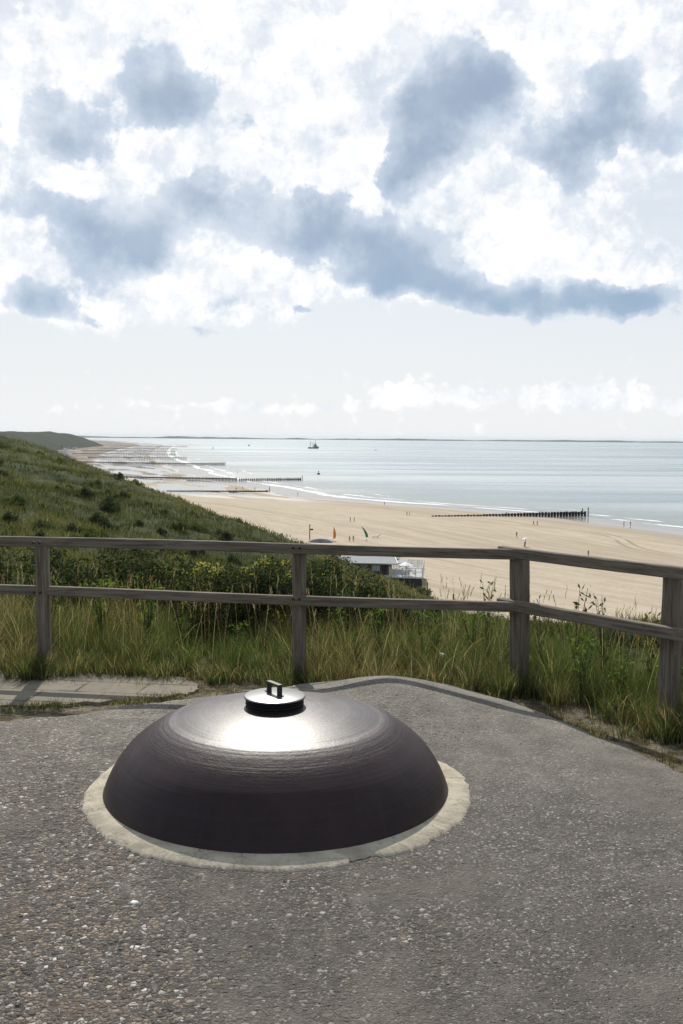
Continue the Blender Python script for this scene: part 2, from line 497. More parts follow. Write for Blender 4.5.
# sea water; UV.x = metres off the water line / 100, UV.y = metres along the coast / 100
t = mat('sea_water', 0.2, 0.5)
u = t.new('ShaderNodeSeparateXYZ', {0: t.uv})
U, Vv = u.outputs[0], u.outputs[1]
t.b.inputs['IOR'].default_value = 1.33
dcam = t.v('LENGTH', t.pos)
bands = t.noise(t.scale(t.pos, (0.0016, 0.007, 0)), 1.0, 7, 0.62, 0.6)
bands2 = t.noise(t.scale(t.pos, (0.0004, 0.0020, 0)), 1.0, 6, 0.6, 0.4)
bb = t.m('ADD', t.m('MULTIPLY', bands, 0.5), t.m('MULTIPLY', bands2, 0.5))
deep = t.mix(t.ss(bb, 0.38, 0.62), (0.13, 0.20, 0.225), (0.25, 0.315, 0.335))
gl = t.m('MULTIPLY', t.ss(t.noise(t.scale(t.pos, (0.0011, 0.010, 0)), 1.0, 8, 0.68, 0.5), 0.46, 0.58), 0.85)  # sun glitter on the water, painted as pale streaks in its colour
deep = t.mix(gl, deep, (0.40, 0.45, 0.46))
shoal = t.mix(t.ss(U, 0.0, 1.6), (0.20, 0.23, 0.22), deep)
# surf: broken lines of foam that follow the coast
def foam_line(u0, wid, amp, sc_, off_, thr):
    mean = t.m('MULTIPLY', t.m('SUBTRACT', t.noise(t.new('ShaderNodeCombineXYZ', {0: t.m('MULTIPLY', Vv, sc_), 1: off_}).outputs[0], 1.0, 5, 0.6), 0.5), amp)
    d_ = t.m('ABSOLUTE', t.m('SUBTRACT', t.m('SUBTRACT', U, u0), mean))
    brk = t.noise(t.new('ShaderNodeCombineXYZ', {0: t.m('MULTIPLY', U, 7.0), 1: t.m('MULTIPLY', Vv, sc_ * 2.2), 2: off_}).outputs[0], 1.3, 8, 0.7)
    return t.ss(t.m('SUBTRACT', t.m('ADD', brk, 0.0), t.m('MULTIPLY', d_, 1.0 / wid)), thr - 0.06, thr + 0.05)
foam = t.m('MAXIMUM', foam_line(0.03, 0.30, 0.14, 0.9, 1.0, 0.45), foam_line(0.17, 0.4, 0.16, 1.1, 7.0, 0.54))
foam = t.m('MAXIMUM', foam, foam_line(0.34, 0.4, 0.22, 0.8, 13.0, 0.60))
foam = t.m('MAXIMUM', foam, foam_line(0.62, 0.4, 0.30, 0.6, 19.0, 0.68))
col(t, t.mix(foam, shoal, (0.82, 0.84, 0.85)))
t.set(t.b, 'Roughness', t.m('ADD', t.mr(bb, 0.38, 0.62, 0.42, 0.16), t.m('MULTIPLY', foam, 0.5)))
wv1 = t.noise(t.scale(t.pos, (0.35, 1.0, 1.0)), 0.7, 5, 0.6)
wv2 = t.noise(t.scale(t.pos, (0.4, 1.0, 1.0)), 0.11, 4, 0.55)
bump(t, t.m('ADD', wv1, t.m('MULTIPLY', wv2, 2.0)), 0.55, 0.5)
M_SEA = t.m_

# bunker roof: weathered concrete with exposed pebbles, coarser on the left, worn smooth on the right
t = mat('exposed_aggregate_concrete', 0.74, 0.35)
px_ = t.new('ShaderNodeSeparateXYZ', {0: t.pos})
big = t.noise(t.pos, 0.9, 5, 0.6)
mid = t.noise(t.pos, 5.0, 8, 0.65)
coarse = t.ss(t.m('ADD', t.m('MULTIPLY', px_.outputs[0], -0.5), t.m('MULTIPLY', t.m('SUBTRACT', big, 0.5), 2.2)), -0.45, 0.55)
warp = t.v('ADD', t.pos, t.v('MULTIPLY', t.v('SUBTRACT', t.noise(t.pos, 30, 3, 0.5, out='Color'), (0.5, 0.5, 0.5)), (0.02, 0.02, 0.0)))
v1d = t.voro(warp, 54, 'F1'); v1c = t.voro(warp, 54, 'F1', 'Color'); e1 = t.voro(warp, 54, 'DISTANCE_TO_EDGE')
v2d = t.voro(warp, 112, 'F1'); v2c = t.voro(warp, 112, 'F1', 'Color'); e2 = t.voro(warp, 112, 'DISTANCE_TO_EDGE')
s1 = t.new('ShaderNodeSeparateColor', {0: v1c}); s2 = t.new('ShaderNodeSeparateColor', {0: v2c})
matrix = t.mix(t.ss(mid, 0.3, 0.7), (0.070, 0.062, 0.051), (0.160, 0.144, 0.121))
matrix = t.mix(t.ss(t.noise(t.pos, 60, 6, 0.7), 0.4, 0.66), matrix, (0.060, 0.056, 0.052))
matrix = t.mix(t.m('MULTIPLY', coarse, 0.5), matrix, (0.028, 0.023, 0.018))
peb = t.ramp(s1.outputs[0], [(0.0, (0.035, 0.031, 0.026)), (0.30, (0.105, 0.09, 0.075)), (0.52, (0.18, 0.15, 0.115)), (0.74, (0.26, 0.195, 0.13)), (0.88, (0.34, 0.30, 0.245)), (0.985, (0.62, 0.59, 0.54))])
m1 = t.m('MULTIPLY', t.ss(e1, 0.04, 0.13), t.m('MULTIPLY', t.ss(t.m('ADD', s1.outputs[1], t.m('MULTIPLY', coarse, 0.62)), 0.74, 0.82), t.mr(coarse, 0, 1, 0.35, 1.0)))
peb2 = t.ramp(s2.outputs[0], [(0.0, (0.04, 0.038, 0.034)), (0.4, (0.11, 0.10, 0.088)), (0.85, (0.21, 0.19, 0.16)), (0.975, (0.50, 0.47, 0.43))])
m2 = t.m('MULTIPLY', t.ss(e2, 0.03, 0.12), t.m('MULTIPLY', t.ss(s2.outputs[1], 0.2, 0.3), 0.9))
cc = t.mix(m2, matrix, peb2)
cc = t.mix(m1, cc, peb)
# pale worn patches and stains
cc = t.mix(t.m('MULTIPLY', t.ss(t.noise(t.pos, 2.3, 7, 0.65, 0.5), 0.56, 0.70), 0.40), cc, (0.27, 0.25, 0.215))
cc = t.mix(t.m('MULTIPLY', t.ss(t.noise(t.v('ADD', t.pos, (7.0, 3.0, 0.0)), 1.7, 8, 0.7, 0.6), 0.50, 0.66), 0.5), cc, (0.060, 0.053, 0.044))
cc = t.mix(t.m('MULTIPLY', t.ss(t.noise(t.v('ADD', t.pos, (2.0, 9.0, 0.0)), 7.0, 8, 0.7), 0.62, 0.72), 0.5), cc, (0.23, 0.175, 0.125))
ln = t.m('ABSOLUTE', t.m('SUBTRACT', t.noise(t.v('ADD', t.pos, (1.3, 4.2, 0)), 1.1, 6, 0.55, 0.9), 0.5))
cc = t.mix(t.m('MULTIPLY', t.m('SUBTRACT', 1.0, t.ss(ln, 0.0, 0.006)), 0.45), cc, (0.05, 0.047, 0.043))
smooth_p = t.m('MULTIPLY', t.ss(t.noise(t.v('ADD', t.pos, (11.0, 2.0, 0)), 0.75, 8, 0.68, 0.7), 0.50, 0.60), 0.62)
cc = t.mix(smooth_p, cc, t.mix(t.ss(mid, 0.35, 0.65), (0.105, 0.093, 0.076), (0.165, 0.148, 0.122)))
cc = t.mix(t.m('MULTIPLY', t.ss(t.noise(t.v('ADD', t.pos, (5.0, 8.0, 0)), 1.3, 8, 0.7, 0.5), 0.57, 0.70), 0.45), cc, (0.15, 0.105, 0.070))
worn = t.ss(t.m('ADD', px_.outputs[1], t.m('MULTIPLY', t.m('SUBTRACT', big, 0.5), 3.0)), 3.9, 6.0)  # paler towards the far rim: wear, with sun glare painted into the colour
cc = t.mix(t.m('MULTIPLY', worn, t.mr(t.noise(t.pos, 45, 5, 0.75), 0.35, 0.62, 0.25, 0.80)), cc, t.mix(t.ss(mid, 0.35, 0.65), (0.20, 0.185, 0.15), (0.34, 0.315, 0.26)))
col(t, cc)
hgt = t.m('ADD', t.m('MULTIPLY', m1, t.m('SUBTRACT', 0.7, v1d)), t.m('ADD', t.m('MULTIPLY', m2, t.m('MULTIPLY', t.m('SUBTRACT', 0.7, v2d), 0.4)), t.m('MULTIPLY', mid, 0.6)))
hgt = t.m('ADD', hgt, t.m('MULTIPLY', t.noise(t.pos, 130, 4, 0.7), 0.5))
bump(t, hgt, 1.0, 0.018)
M_ROOF = t.m_

t = mat('collar_mortar', 0.9, 0.15)
cc = t.mix(t.ss(t.noise(t.pos, 7, 8, 0.65), 0.3, 0.7), (0.36, 0.32, 0.245), (0.55, 0.50, 0.39))
cc = t.mix(t.m('MULTIPLY', t.ss(t.noise(t.pos, 38, 6, 0.7), 0.56, 0.68), 0.5), cc, (0.22, 0.19, 0.15))
cc = t.mix(t.m('MULTIPLY', t.ss(t.noise(t.pos, 4.5, 8, 0.7), 0.52, 0.66), 0.55), cc, (0.27, 0.235, 0.18))
crk = t.m('ABSOLUTE', t.m('SUBTRACT', t.noise(t.pos, 5.0, 5, 0.6, 0.8), 0.5))
cc = t.mix(t.m('MULTIPLY', t.m('SUBTRACT', 1.0, t.ss(crk, 0.0, 0.008)), 0.6), cc, (0.10, 0.085, 0.07))
col(t, cc); bump(t, t.m('ADD', t.noise(t.pos, 45, 8, 0.7), t.m('MULTIPLY', t.noise(t.pos, 9, 4, 0.6), 1.5)), 0.6, 0.008)
M_MORTAR = t.m_

t = mat('path_slabs', 0.92, 0.12)
rotv = t.new('ShaderNodeMapping', {0: t.pos, 'Rotation': (0, 0, R(7))}).outputs[0]
br = t.new('ShaderNodeTexBrick', {'Vector': rotv, 'Scale': 1.0, 'Mortar Size': 0.011, 'Brick Width': 0.42, 'Row Height': 0.27, 'Color1': (0.17, 0.157, 0.13, 1), 'Color2': (0.235, 0.215, 0.18, 1), 'Mortar': (0.05, 0.05, 0.03, 1), 'Mortar Smooth': 0.4})
cc = t.mix(t.m('MULTIPLY', t.ss(t.noise(t.pos, 4, 8, 0.7), 0.35, 0.7), 0.5), br.outputs[0], (0.27, 0.245, 0.20))
cc = t.mix(t.m('MULTIPLY', t.ss(t.noise(t.v('ADD', t.pos, (3, 0, 0)), 9, 8, 0.7), 0.52, 0.66), 0.7), cc, (0.13, 0.12, 0.075))
cc = t.mix(t.m('MULTIPLY', t.ss(t.noise(t.v('ADD', t.pos, (0, 5, 0)), 2.6, 7, 0.7), 0.44, 0.58), 0.8), cc, (0.26, 0.23, 0.175))
col(t, cc)
bump(t, t.m('SUBTRACT', t.noise(t.pos, 50, 6, 0.7), t.m('MULTIPLY', br.outputs['Fac'], 1.5)), 0.6, 0.01)
M_PATH = t.m_

# ------------------------------------------------------------------ the setting as geometry
# dune terrain: one sheet of rings around the bunker, out to the horizon
ang = np.concatenate([np.linspace(-180, -50, 44, endpoint=False), np.linspace(-50, 42, 300, endpoint=False), np.linspace(42, 180, 44, endpoint=False)])
rad = np.concatenate([[0.0], np.geomspace(0.8, 9400, 400)])
A, Rr = np.meshgrid(np.radians(ang), rad)
X = Rr * np.sin(A); Yg = Rr * np.cos(A)
Z = ground(X, Yg)
na, nr = len(ang), len(rad)
V = np.c_[X.ravel(), Yg.ravel(), Z.ravel()]
ii, jj = np.meshgrid(np.arange(nr - 1), np.arange(na), indexing='ij')
F = np.stack([ii * na + jj, ii * na + (jj + 1) % na, (ii + 1) * na + (jj + 1) % na, (ii + 1) * na + jj], -1).reshape(-1, 4)
mesh_np('dunes', V, F[:, ::-1].copy(), M_SOIL, smooth=True)
tag(bpy.data.objects['dunes'], 'green marram dunes that slope from the bunker down to the beach', 'terrain', kind='structure')


def ribbon(name, ys, xs_off, zfun, m, u_sign):
    """grid that follows the coast: rows at ys, columns at offsets; UV = offset / 100, row / 100"""
    YY, OO = np.meshgrid(ys, xs_off, indexing='ij')
    XX = OO
    if u_sign > 0: XX = shore_x(YY) + OO                        # sea: metres off the water line
    else:
        xf = np.interp(YY, FOOT[:, 0], FOOT[:, 1]) - 12; XX = xf + (shore_x(YY) + 25 - xf) * OO
    ZZ = zfun(XX, YY)
    V = np.c_[XX.ravel(), YY.ravel(), ZZ.ravel()]
    n0, n1_ = XX.shape
    i, j = np.meshgrid(np.arange(n0 - 1), np.arange(n1_ - 1), indexing='ij')
    F = np.stack([i * n1_ + j, i * n1_ + j + 1, (i + 1) * n1_ + j + 1, (i + 1) * n1_ + j], -1).reshape(-1, 4)
    o = mesh_np(name, V, F, m, smooth=True)
    uvl = o.data.uv_layers.new(name='UVMap')
    off = (XX - shore_x(YY)) * u_sign * (1 if u_sign > 0 else 1) / 100
    uvv = np.c_[off.ravel(), (YY / 100).ravel()][F.ravel()]
    uvl.data.foreach_set('uv', uvv.astype(np.float32).ravel())
    return o


ys_b = np.concatenate([np.linspace(-300, 100, 40, endpoint=False), np.linspace(100, 900, 320, endpoint=False), np.geomspace(900, 9300, 220)])
tag(ribbon('beach', ys_b, np.linspace(0, 1, 90), beach_z, M_SAND, -1), 'wide pale sand beach with wet strips along the sea', 'beach', kind='structure')
ys_s = np.concatenate([np.linspace(-2000, 100, 30, endpoint=False), np.linspace(100, 900, 320, endpoint=False), np.geomspace(900, 45000, 260)])
xo = np.concatenate([np.linspace(-8, 120, 80, endpoint=False), np.geomspace(120, 38000, 60)])
tag(ribbon('sea', ys_s, xo, lambda x, y: x * 0 - 30.0, M_SEA, 1), 'calm grey blue sea with thin surf along the beach', 'sea', kind='structure')

# low land on the far side of the estuary, with woods and a few taller blocks
xs = np.linspace(-5200, 14000, 900)
y0 = 11000
hh = 12 + 3.5 * np.sin(xs / 310.) + 2.5 * np.sin(xs / 97. + 1) + rng.normal(0, 1.3, len(xs))
for cx, ww, ht in ((-1900, 150, 12), (-1500, 60, 9), (-500, 90, 8), (900, 200, 5), (3000, 260, 6), (-2900, 200, 5)):
    hh += ht * np.exp(-((xs - cx) / ww) ** 2)
V = []; F = []
for k, (x, h_) in enumerate(zip(xs, hh)):
    V += [(x, y0, -30.5), (x, y0 + 20, -30 + h_ * 0.75), (x, y0 + 120, -30 + h_), (x, y0 + 900, -30 + h_ * 0.8), (x, y0 + 2500, -31)]
for k in range(len(xs) - 1):
    for j in range(4):
        F.append((k * 5 + j, (k + 1) * 5 + j, (k + 1) * 5 + j + 1, k * 5 + j + 1))
t = mat('far_woods', 1.0, 0.0)
col(t, t.mix(t.noise(t.pos, 0.01, 6, 0.6), (0.035, 0.05, 0.03), (0.10, 0.11, 0.08)))
tag(mesh_np('far_shore', V, F, t.m_, smooth=True), 'low wooded land along the horizon across the water', 'land', kind='structure')

# bunker roof slab: almost flat, swelling a little towards its rounded far rim
rim = [(1.98, 4.25), (1.92, 4.45), (1.84, 4.65), (1.73, 4.90), (1.61, 5.18), (1.39, 5.58), (1.13, 6.04), (0.93, 6.28), (0.74, 6.52), (0.56, 6.69), (0.35, 6.74), (0.1, 6.70), (-0.21, 6.60), (-0.59, 6.42), (-0.99, 6.19), (-1.27, 6.07), (-1.6, 5.84), (-1.97, 5.70), (-2.6, 5.5), (-3.6, 5.2)]
def smooth_line(pts, n):
    P = [Vector(p).to_2d() for p in pts]; out = []
    for i in range(len(P) - 1):
        a, b, c_, d = P[max(i - 1, 0)], P[i], P[i + 1], P[min(i + 2, len(P) - 1)]
        for k in range(n):
            s = k / n
            out.append(0.5 * ((2 * b) + (c_ - a) * s + (2 * a - 5 * b + 4 * c_ - d) * s * s + (3 * b - a - 3 * c_ + d) * s ** 3))
    out.append(P[-1]); return out
edge = smooth_line(rim, 10)
edge = [p + Vector((rng.normal(0, .008), rng.normal(0, .008) + .018 * math.sin(p.x * 17) + .012 * math.sin(p.x * 41 + 1))) for p in edge]
outer = edge + [Vector(p) for p in ((-6, 4.6), (-8, 3), (-8.3, 0), (-8, -6), (-4, -9), (2, -9), (6, -6), (6.2, 0), (5.0, 2.2), (2.6, 3.5))]
dense = []
for p_, q_ in zip(outer, outer[1:] + outer[:1]):
    m_n = max(1, int((q_ - p_).length / 0.12))
    dense += [p_.lerp(q_, k / m_n) for k in range(m_n)]
cv = np.array([-0.5, 2.0])
EDGE = np.array([tuple(p) for p in dense])
EDGE = EDGE[np.argsort(np.arctan2(EDGE[:, 1] - cv[1], EDGE[:, 0] - cv[0]))]
_a = np.arctan2(EDGE[:, 1] - cv[1], EDGE[:, 0] - cv[0])
EDGE = EDGE[np.concatenate([[True], np.diff(_a) > .0035])]


def rim_dist(x, y):
    """signed metres inside the rim"""
    x = np.asarray(x, float).ravel(); y = np.asarray(y, float).ravel()
    a = EDGE; b = np.roll(EDGE, -1, 0); ab = b - a
    px = x[:, None] - a[:, 0]; py = y[:, None] - a[:, 1]
    tt_ = np.clip((px * ab[:, 0] + py * ab[:, 1]) / (ab ** 2).sum(1), 0, 1)
    d = np.hypot(px - tt_ * ab[:, 0], py - tt_ * ab[:, 1]).min(1)
    yi = ((a[:, 1] > y[:, None]) != (b[:, 1] > y[:, None]))
    xc = a[:, 0] + (y[:, None] - a[:, 1]) * ab[:, 0] / np.where(ab[:, 1] == 0, 1e-9, ab[:, 1])
    inside = ((yi & (x[:, None] < xc)).sum(1) % 2) == 1
    return np.where(inside, d, -d)


def roof_z(x, y):
    x = np.asarray(x, float); y = np.asarray(y, float)
    e = rim_dist(x, y).reshape(x.shape)
    lift = (.168 + .010 * np.sin(x * 6.3 + y * 2)) * np.exp(-((x - .32) / .80) ** 2 - ((y - 5.97) / .60) ** 2) + .02 * np.exp(-((x - 1.3) / .6) ** 2 - ((y - 5.4) / .8) ** 2)
    k = np.clip(e / .55, 0, 1)
    z = lift * np.sqrt(np.clip(1 - (1 - k) ** 2, 0, 1)) - .05 * (1 - np.clip(e / .05, 0, 1)) ** 1.5
    bumpy = .004 * np.sin(x * 9.3 + 2) * np.sin(y * 8.1) * (y > 5.4) + .0035 * np.sin(x * 4.1 + np.sin(y * 3)) * np.cos(y * 3.7 + 1) + .0015 * np.sin(x * 13 + y * 7)
    far_dome = sstep((np.hypot(x + .305, y - 4.65) - .95) / .5)
    return z + bumpy * far_dome


cv = np.array([-0.5, 2.0])
sv = np.concatenate([[1.0, .997, .993, .988, .98, .97, .96, .95, .935, .92], np.linspace(.9, .03, 70)])
XY = cv + (EDGE[None] - cv) * sv[:, None, None]
ZZ = roof_z(XY[..., 0], XY[..., 1])
ZZ[0] = -.10
nR, nE = XY.shape[:2]
V = np.concatenate([np.c_[XY.reshape(-1, 2), ZZ.ravel()], [[cv[0], cv[1], 0.0]]])
i, j = np.meshgrid(np.arange(nR - 1), np.arange(nE), indexing='ij')
Fq = np.stack([i * nE + j, i * nE + (j + 1) % nE, (i + 1) * nE + (j + 1) % nE, (i + 1) * nE + j], -1).reshape(-1, 4)
F = [tuple(int(q_) for q_ in f) for f in Fq] + [((nR - 1) * nE + k, (nR - 1) * nE + (k + 1) % nE, nR * nE) for k in range(nE)]
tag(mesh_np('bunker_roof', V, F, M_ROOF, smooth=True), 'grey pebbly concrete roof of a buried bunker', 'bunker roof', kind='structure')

# paved path between the roof and the fence, on the left
pp = smooth_line([(-6.5, 7.35), (-4, 7.22), (-2.4, 7.02), (-1.6, 6.98), (-1.15, 6.88), (-0.95, 6.62), (-1.02, 6.46), (-1.3, 6.30), (-1.8, 6.18), (-2.5, 6.0), (-4, 5.6), (-6.5, 5.1)], 6)
bm = bmesh.new()
top_ = [bm.verts.new((p.x + rng.normal(0, .012), p.y + rng.normal(0, .02), -0.034)) for p in pp]
bot_ = [bm.verts.new((v.co.x, v.co.y, -0.09)) for v in top_]
bm.faces.new(top_)
for k in range(len(top_)):
    bm.faces.new((top_[k], bot_[k], bot_[(k + 1) % len(top_)], top_[(k + 1) % len(top_)]))
tag(obj_bm('path', bm, M_PATH), 'worn slab path between the bunker roof and the fence', 'path', kind='structure')

# mortar collar around the cupola: an uneven flat ring
CX, CY, BR = -0.291, 4.605, 0.805
N = 420
bm = bmesh.new()
inn, o1, o2 = [], [], []
for k in range(N):
    a = 2 * math.pi * k / N
    wv = 0.006 * math.sin(3 * a + 1) + 0.004 * math.sin(8 * a) + 0.002 * math.sin(29 * a + 2) + 0.002 * math.sin(47 * a) + rng.normal(0, .0032)
    ro = 0.896 + wv + 0.008 * math.cos(a + 0.4) + 0.022 * max(0, -math.sin(a))
    dx_ = math.degrees(a) % 360
    if 292 < dx_ < 300: ro -= 0.035                                # the notch at the front right
    if 303 < dx_ < 316: ro += 0.012
    ca, sa = math.cos(a), math.sin(a)
    inn.append(bm.verts.new((CX + 0.78 * ca, CY + 0.78 * sa, 0.022)))
    o1.append(bm.verts.new((CX + (ro - 0.012) * ca, CY + (ro - 0.010) * sa, 0.011)))
    o2.append(bm.verts.new((CX + ro * ca, CY + ro * sa, -0.004)))
for a, b in ((inn, o1), (o1, o2)):
    for k in range(N):
        bm.faces.new((a[k], b[k], b[(k + 1) % N], a[(k + 1) % N]))
tag(obj_bm('mortar_collar', bm, M_MORTAR, smooth=True), 'pale mortar ring around the foot of the steel dome', 'mortar ring', kind='structure')

# ------------------------------------------------------------------ the steel cupola
t = mat('cupola_paint', 0.36, 0.5)
ox = t.new('ShaderNodeSeparateXYZ', {0: t.obj})
rr = t.m('SQRT', t.m('ADD', t.m('MULTIPLY', ox.outputs[0], ox.outputs[0]), t.m('MULTIPLY', ox.outputs[1], ox.outputs[1])))
ringv = t.new('ShaderNodeCombineXYZ', {0: t.m('MULTIPLY', rr, 55.0), 1: t.m('MULTIPLY', ox.outputs[0], 0.6), 2: t.m('MULTIPLY', ox.outputs[1], 0.6)}).outputs[0]
rings_n = t.noise(ringv, 1.0, 5, 0.65)
cast = t.noise(t.scale(t.obj, (18, 18, 60)), 1.0, 8, 0.7)
fine = t.noise(t.obj, 90, 6, 0.7)
blotch = t.noise(t.obj, 3.5, 7, 0.65)
cc = t.mix(t.ss(blotch, 0.3, 0.7), (0.019, 0.0102, 0.0115), (0.034, 0.0185, 0.0200))
cc = t.mix(t.m('MULTIPLY', t.ss(t.noise(t.obj, 11, 8, 0.7), 0.6, 0.75), 0.4), cc, (0.055, 0.038, 0.034))
low = t.m('SUBTRACT', 1.0, t.ss(ox.outputs[2], 0.0, 0.03))
cc = t.mix(t.m('MULTIPLY', low, t.ss(cast, 0.4, 0.6)), cc, (0.10, 0.06, 0.035))
drip = t.noise(t.new('ShaderNodeCombineXYZ', {0: t.m('MULTIPLY', t.m('ARCTAN2', ox.outputs[0], ox.outputs[1]), 9.0), 1: t.m('MULTIPLY', ox.outputs[2], 1.5)}).outputs[0], 1.6, 6, 0.65)
cc = t.mix(t.m('MULTIPLY', t.ss(drip, 0.52, 0.68), 0.40), cc, (0.038, 0.026, 0.028))
cc = t.mix(t.m('MULTIPLY', t.ss(rings_n, 0.52, 0.62), 0.35), cc, (0.036, 0.025, 0.027))
cc = t.mix(t.m('MULTIPLY', t.ss(t.noise(t.obj, 46, 8, 0.75), 0.66, 0.70), 0.7), cc, (0.11, 0.085, 0.075))
col(t, cc)
t.set(t.b, 'IOR', t.mr(t.ss(rr, 0.49, 0.56), 0, 1, 1.68, 1.36))
# rough cast band between the smooth crown and the skirt
band = t.m('MULTIPLY', t.ss(rr, 0.46, 0.53), t.m('SUBTRACT', 1.0, t.ss(rr, 0.60, 0.66)))
t.set(t.b, 'Roughness', t.m('ADD', t.m('ADD', 0.39, t.m('ADD', t.m('MULTIPLY', t.m('SUBTRACT', rings_n, 0.5), 0.12), t.m('MULTIPLY', t.m('SUBTRACT', t.noise(t.obj, 6, 8, 0.7), 0.5), 0.22))), t.m('ADD', t.m('MULTIPLY', band, 0.10), t.m('MULTIPLY', t.ss(rr, 0.6, 0.7), 0.08))))
hh_ = t.m('ADD', t.m('MULTIPLY', rings_n, t.m('ADD', t.mr(band, 0, 1, 0.22, 0.8), t.m('MULTIPLY', t.ss(rr, 0.62, 0.72), 0.45))), t.m('ADD', t.m('MULTIPLY', cast, t.mr(band, 0, 1, 0.14, 0.9)), t.m('MULTIPLY', fine, 0.12)))
bump(t, hh_, 0.55, 0.006)
M_CUP = t.m_
skirt = [(.812, -0.02), (.808, 0.0), (.790, .052), (.766, .104), (.732, .160), (.684, .217), (.624, .266), (.560, .306), (.503, .334)]
crown = [(.496, .3365), (.44, .351), (.35, .369), (.24, .385), (.12, .3955), (.0, .398)]
pf = [(max(p.x, 0.0), p.y) for p in smooth_line(skirt, 5) + smooth_line(crown, 5)]
pf[-1] = (0.0, .398)
cup = empty('armoured_cupola', (CX, CY, 0))
tag(cup, 'low dark brown steel dome set in the concrete roof with a handled cap on top', 'bunker dome')
bm = bmesh.new(); lathe(bm, pf, 192)
sh = obj_bm('dome_shell', bm, M_CUP, cup, smooth=True)
md_ = sh.modifiers.new('soft', 'SUBSURF'); md_.levels = 1; md_.render_levels = 1
t = mat('cap_steel', 0.36, 0.5)
t.b.inputs['IOR'].default_value = 2.6
cc = t.mix(t.noise(t.obj, 40, 8, 0.7), (0.016, 0.015, 0.016), (0.035, 0.032, 0.034))
col(t, cc); bump(t, t.noise(t.scale(t.obj, (30, 30, 160)), 1.0, 4, 0.6), 0.15, 0.001)
M_CAP = t.m_
bm = bmesh.new()
lathe(bm, [(0.0, .385), (.134, .385), (.137, .392), (.133, .399), (.137, .406), (.133, .413), (.137, .420), (.134, .427), (.137, .431), (.143, .434), (.1445, .438), (.143, .442), (.136, .4445), (.0, .4465)], 96)
for f in bm.faces:
    if f.calc_center_median().z < .434: f.material_index = 1
cap_o = obj_bm('cap', bm, [M_CAP, simple('cap_groove', (0.012, 0.011, 0.011), 0.7, 0.15)], cup, smooth=True)
cap_o.location.x = -.014
md_ = cap_o.modifiers.new('edge', 'EDGE_SPLIT'); md_.split_angle = R(35)
# flat strap handle bent into a staple, turned a little to the right
bm = bmesh.new()
mt = Matrix.Translation((-0.003, 0.012, 0.0)) @ Matrix.Rotation(R(-54), 4, 'Z')
bx(bm, -.052, -.040, -.011, .011, .444, .489, mtx=mt)
bx(bm, .040, .052, -.011, .011, .444, .489, mtx=mt)
bx(bm, -.052, .052, -.011, .011, .4892, .4985, mtx=mt)
bx(bm, -.068, -.052, -.011, .011, .4440, .4500, mtx=mt)
bx(bm, .052, .068, -.011, .011, .4440, .4500, mtx=mt)
obj_bm('handle', bm, [simple('handle_steel', (0.02, 0.019, 0.019), 0.42, 0.6)], cap_o, bevel=0.0015)

# ------------------------------------------------------------------ wooden fence
t = mat('weathered_timber', 0.85, 0.2)
gr = t.noise(t.scale(t.obj, (1.2, 22, 22)), 2.4, 8, 0.65, 0.4)
cr = t.noise(t.scale(t.obj, (0.8, 60, 60)), 2.0, 6, 0.7)
cc = t.mix(t.ss(gr, 0.32, 0.68), (0.105, 0.085, 0.064), (0.25, 0.215, 0.17))
cc = t.mix(t.m('MULTIPLY', t.ss(cr, 0.58, 0.70), 0.8), cc, (0.030, 0.026, 0.024))
cc = t.mix(t.m('MULTIPLY', t.ss(t.noise(t.obj, 5.0, 6, 0.65), 0.55, 0.75), 0.5), cc, (0.16, 0.17, 0.12))
cc = t.mix(t.m('MULTIPLY', t.ss(t.noise(t.obj, 30.0, 6, 0.7), 0.6, 0.72), 0.5), cc, (0.30, 0.29, 0.26))
col(t, cc); bump(t, t.m('ADD', gr, t.m('MULTIPLY', cr, 0.6)), 0.8, 0.006)
M_WOOD = t.m_
M_BOLT = simple('rusted_bolt', (0.045, 0.032, 0.026), 0.6, 0.4, 0.5)


def timber(name, L, wy, wz, parent, loc, rot, seed, wob=0.004):
    """a beam along its own x axis, slightly bowed and chipped"""
    r_ = random.Random(seed)
    bm = bmesh.new()
    n = max(6, int(L / 0.08))
    prev = None; a1, a2 = r_.uniform(0, 6), r_.uniform(0, 6)
    rings = []
    for i in range(n + 1):
        x = L * i / n
        sy = 1 + r_.uniform(-.02, .02); sz = 1 + r_.uniform(-.02, .02)
        oy = wob * math.sin(2.1 * x + a1); oz = wob * math.sin(1.7 * x + a2)
        ch = 0.10 + r_.uniform(-.02, .04)
        y, z = wy / 2 * sy, wz / 2 * sz
        c_ = min(y, z) * ch * 1.6
        rings.append([bm.verts.new((x, oy + yy_, oz + zz_)) for yy_, zz_ in ((-y, -z + c_), (-y, z - c_), (-y + c_, z), (y - c_, z), (y, z - c_), (y, -z + c_), (y - c_, -z), (-y + c_, -z))])
    for a, b in zip(rings, rings[1:]):
        for k in range(8):
            bm.faces.new((a[k], a[(k + 1) % 8], b[(k + 1) % 8], b[k]))
    bm.faces.new(rings[0]); bm.faces.new(rings[-1])
    o = obj_bm(name, bm, M_WOOD, parent)
    o.location = loc; o.rotation_euler = rot
    return o


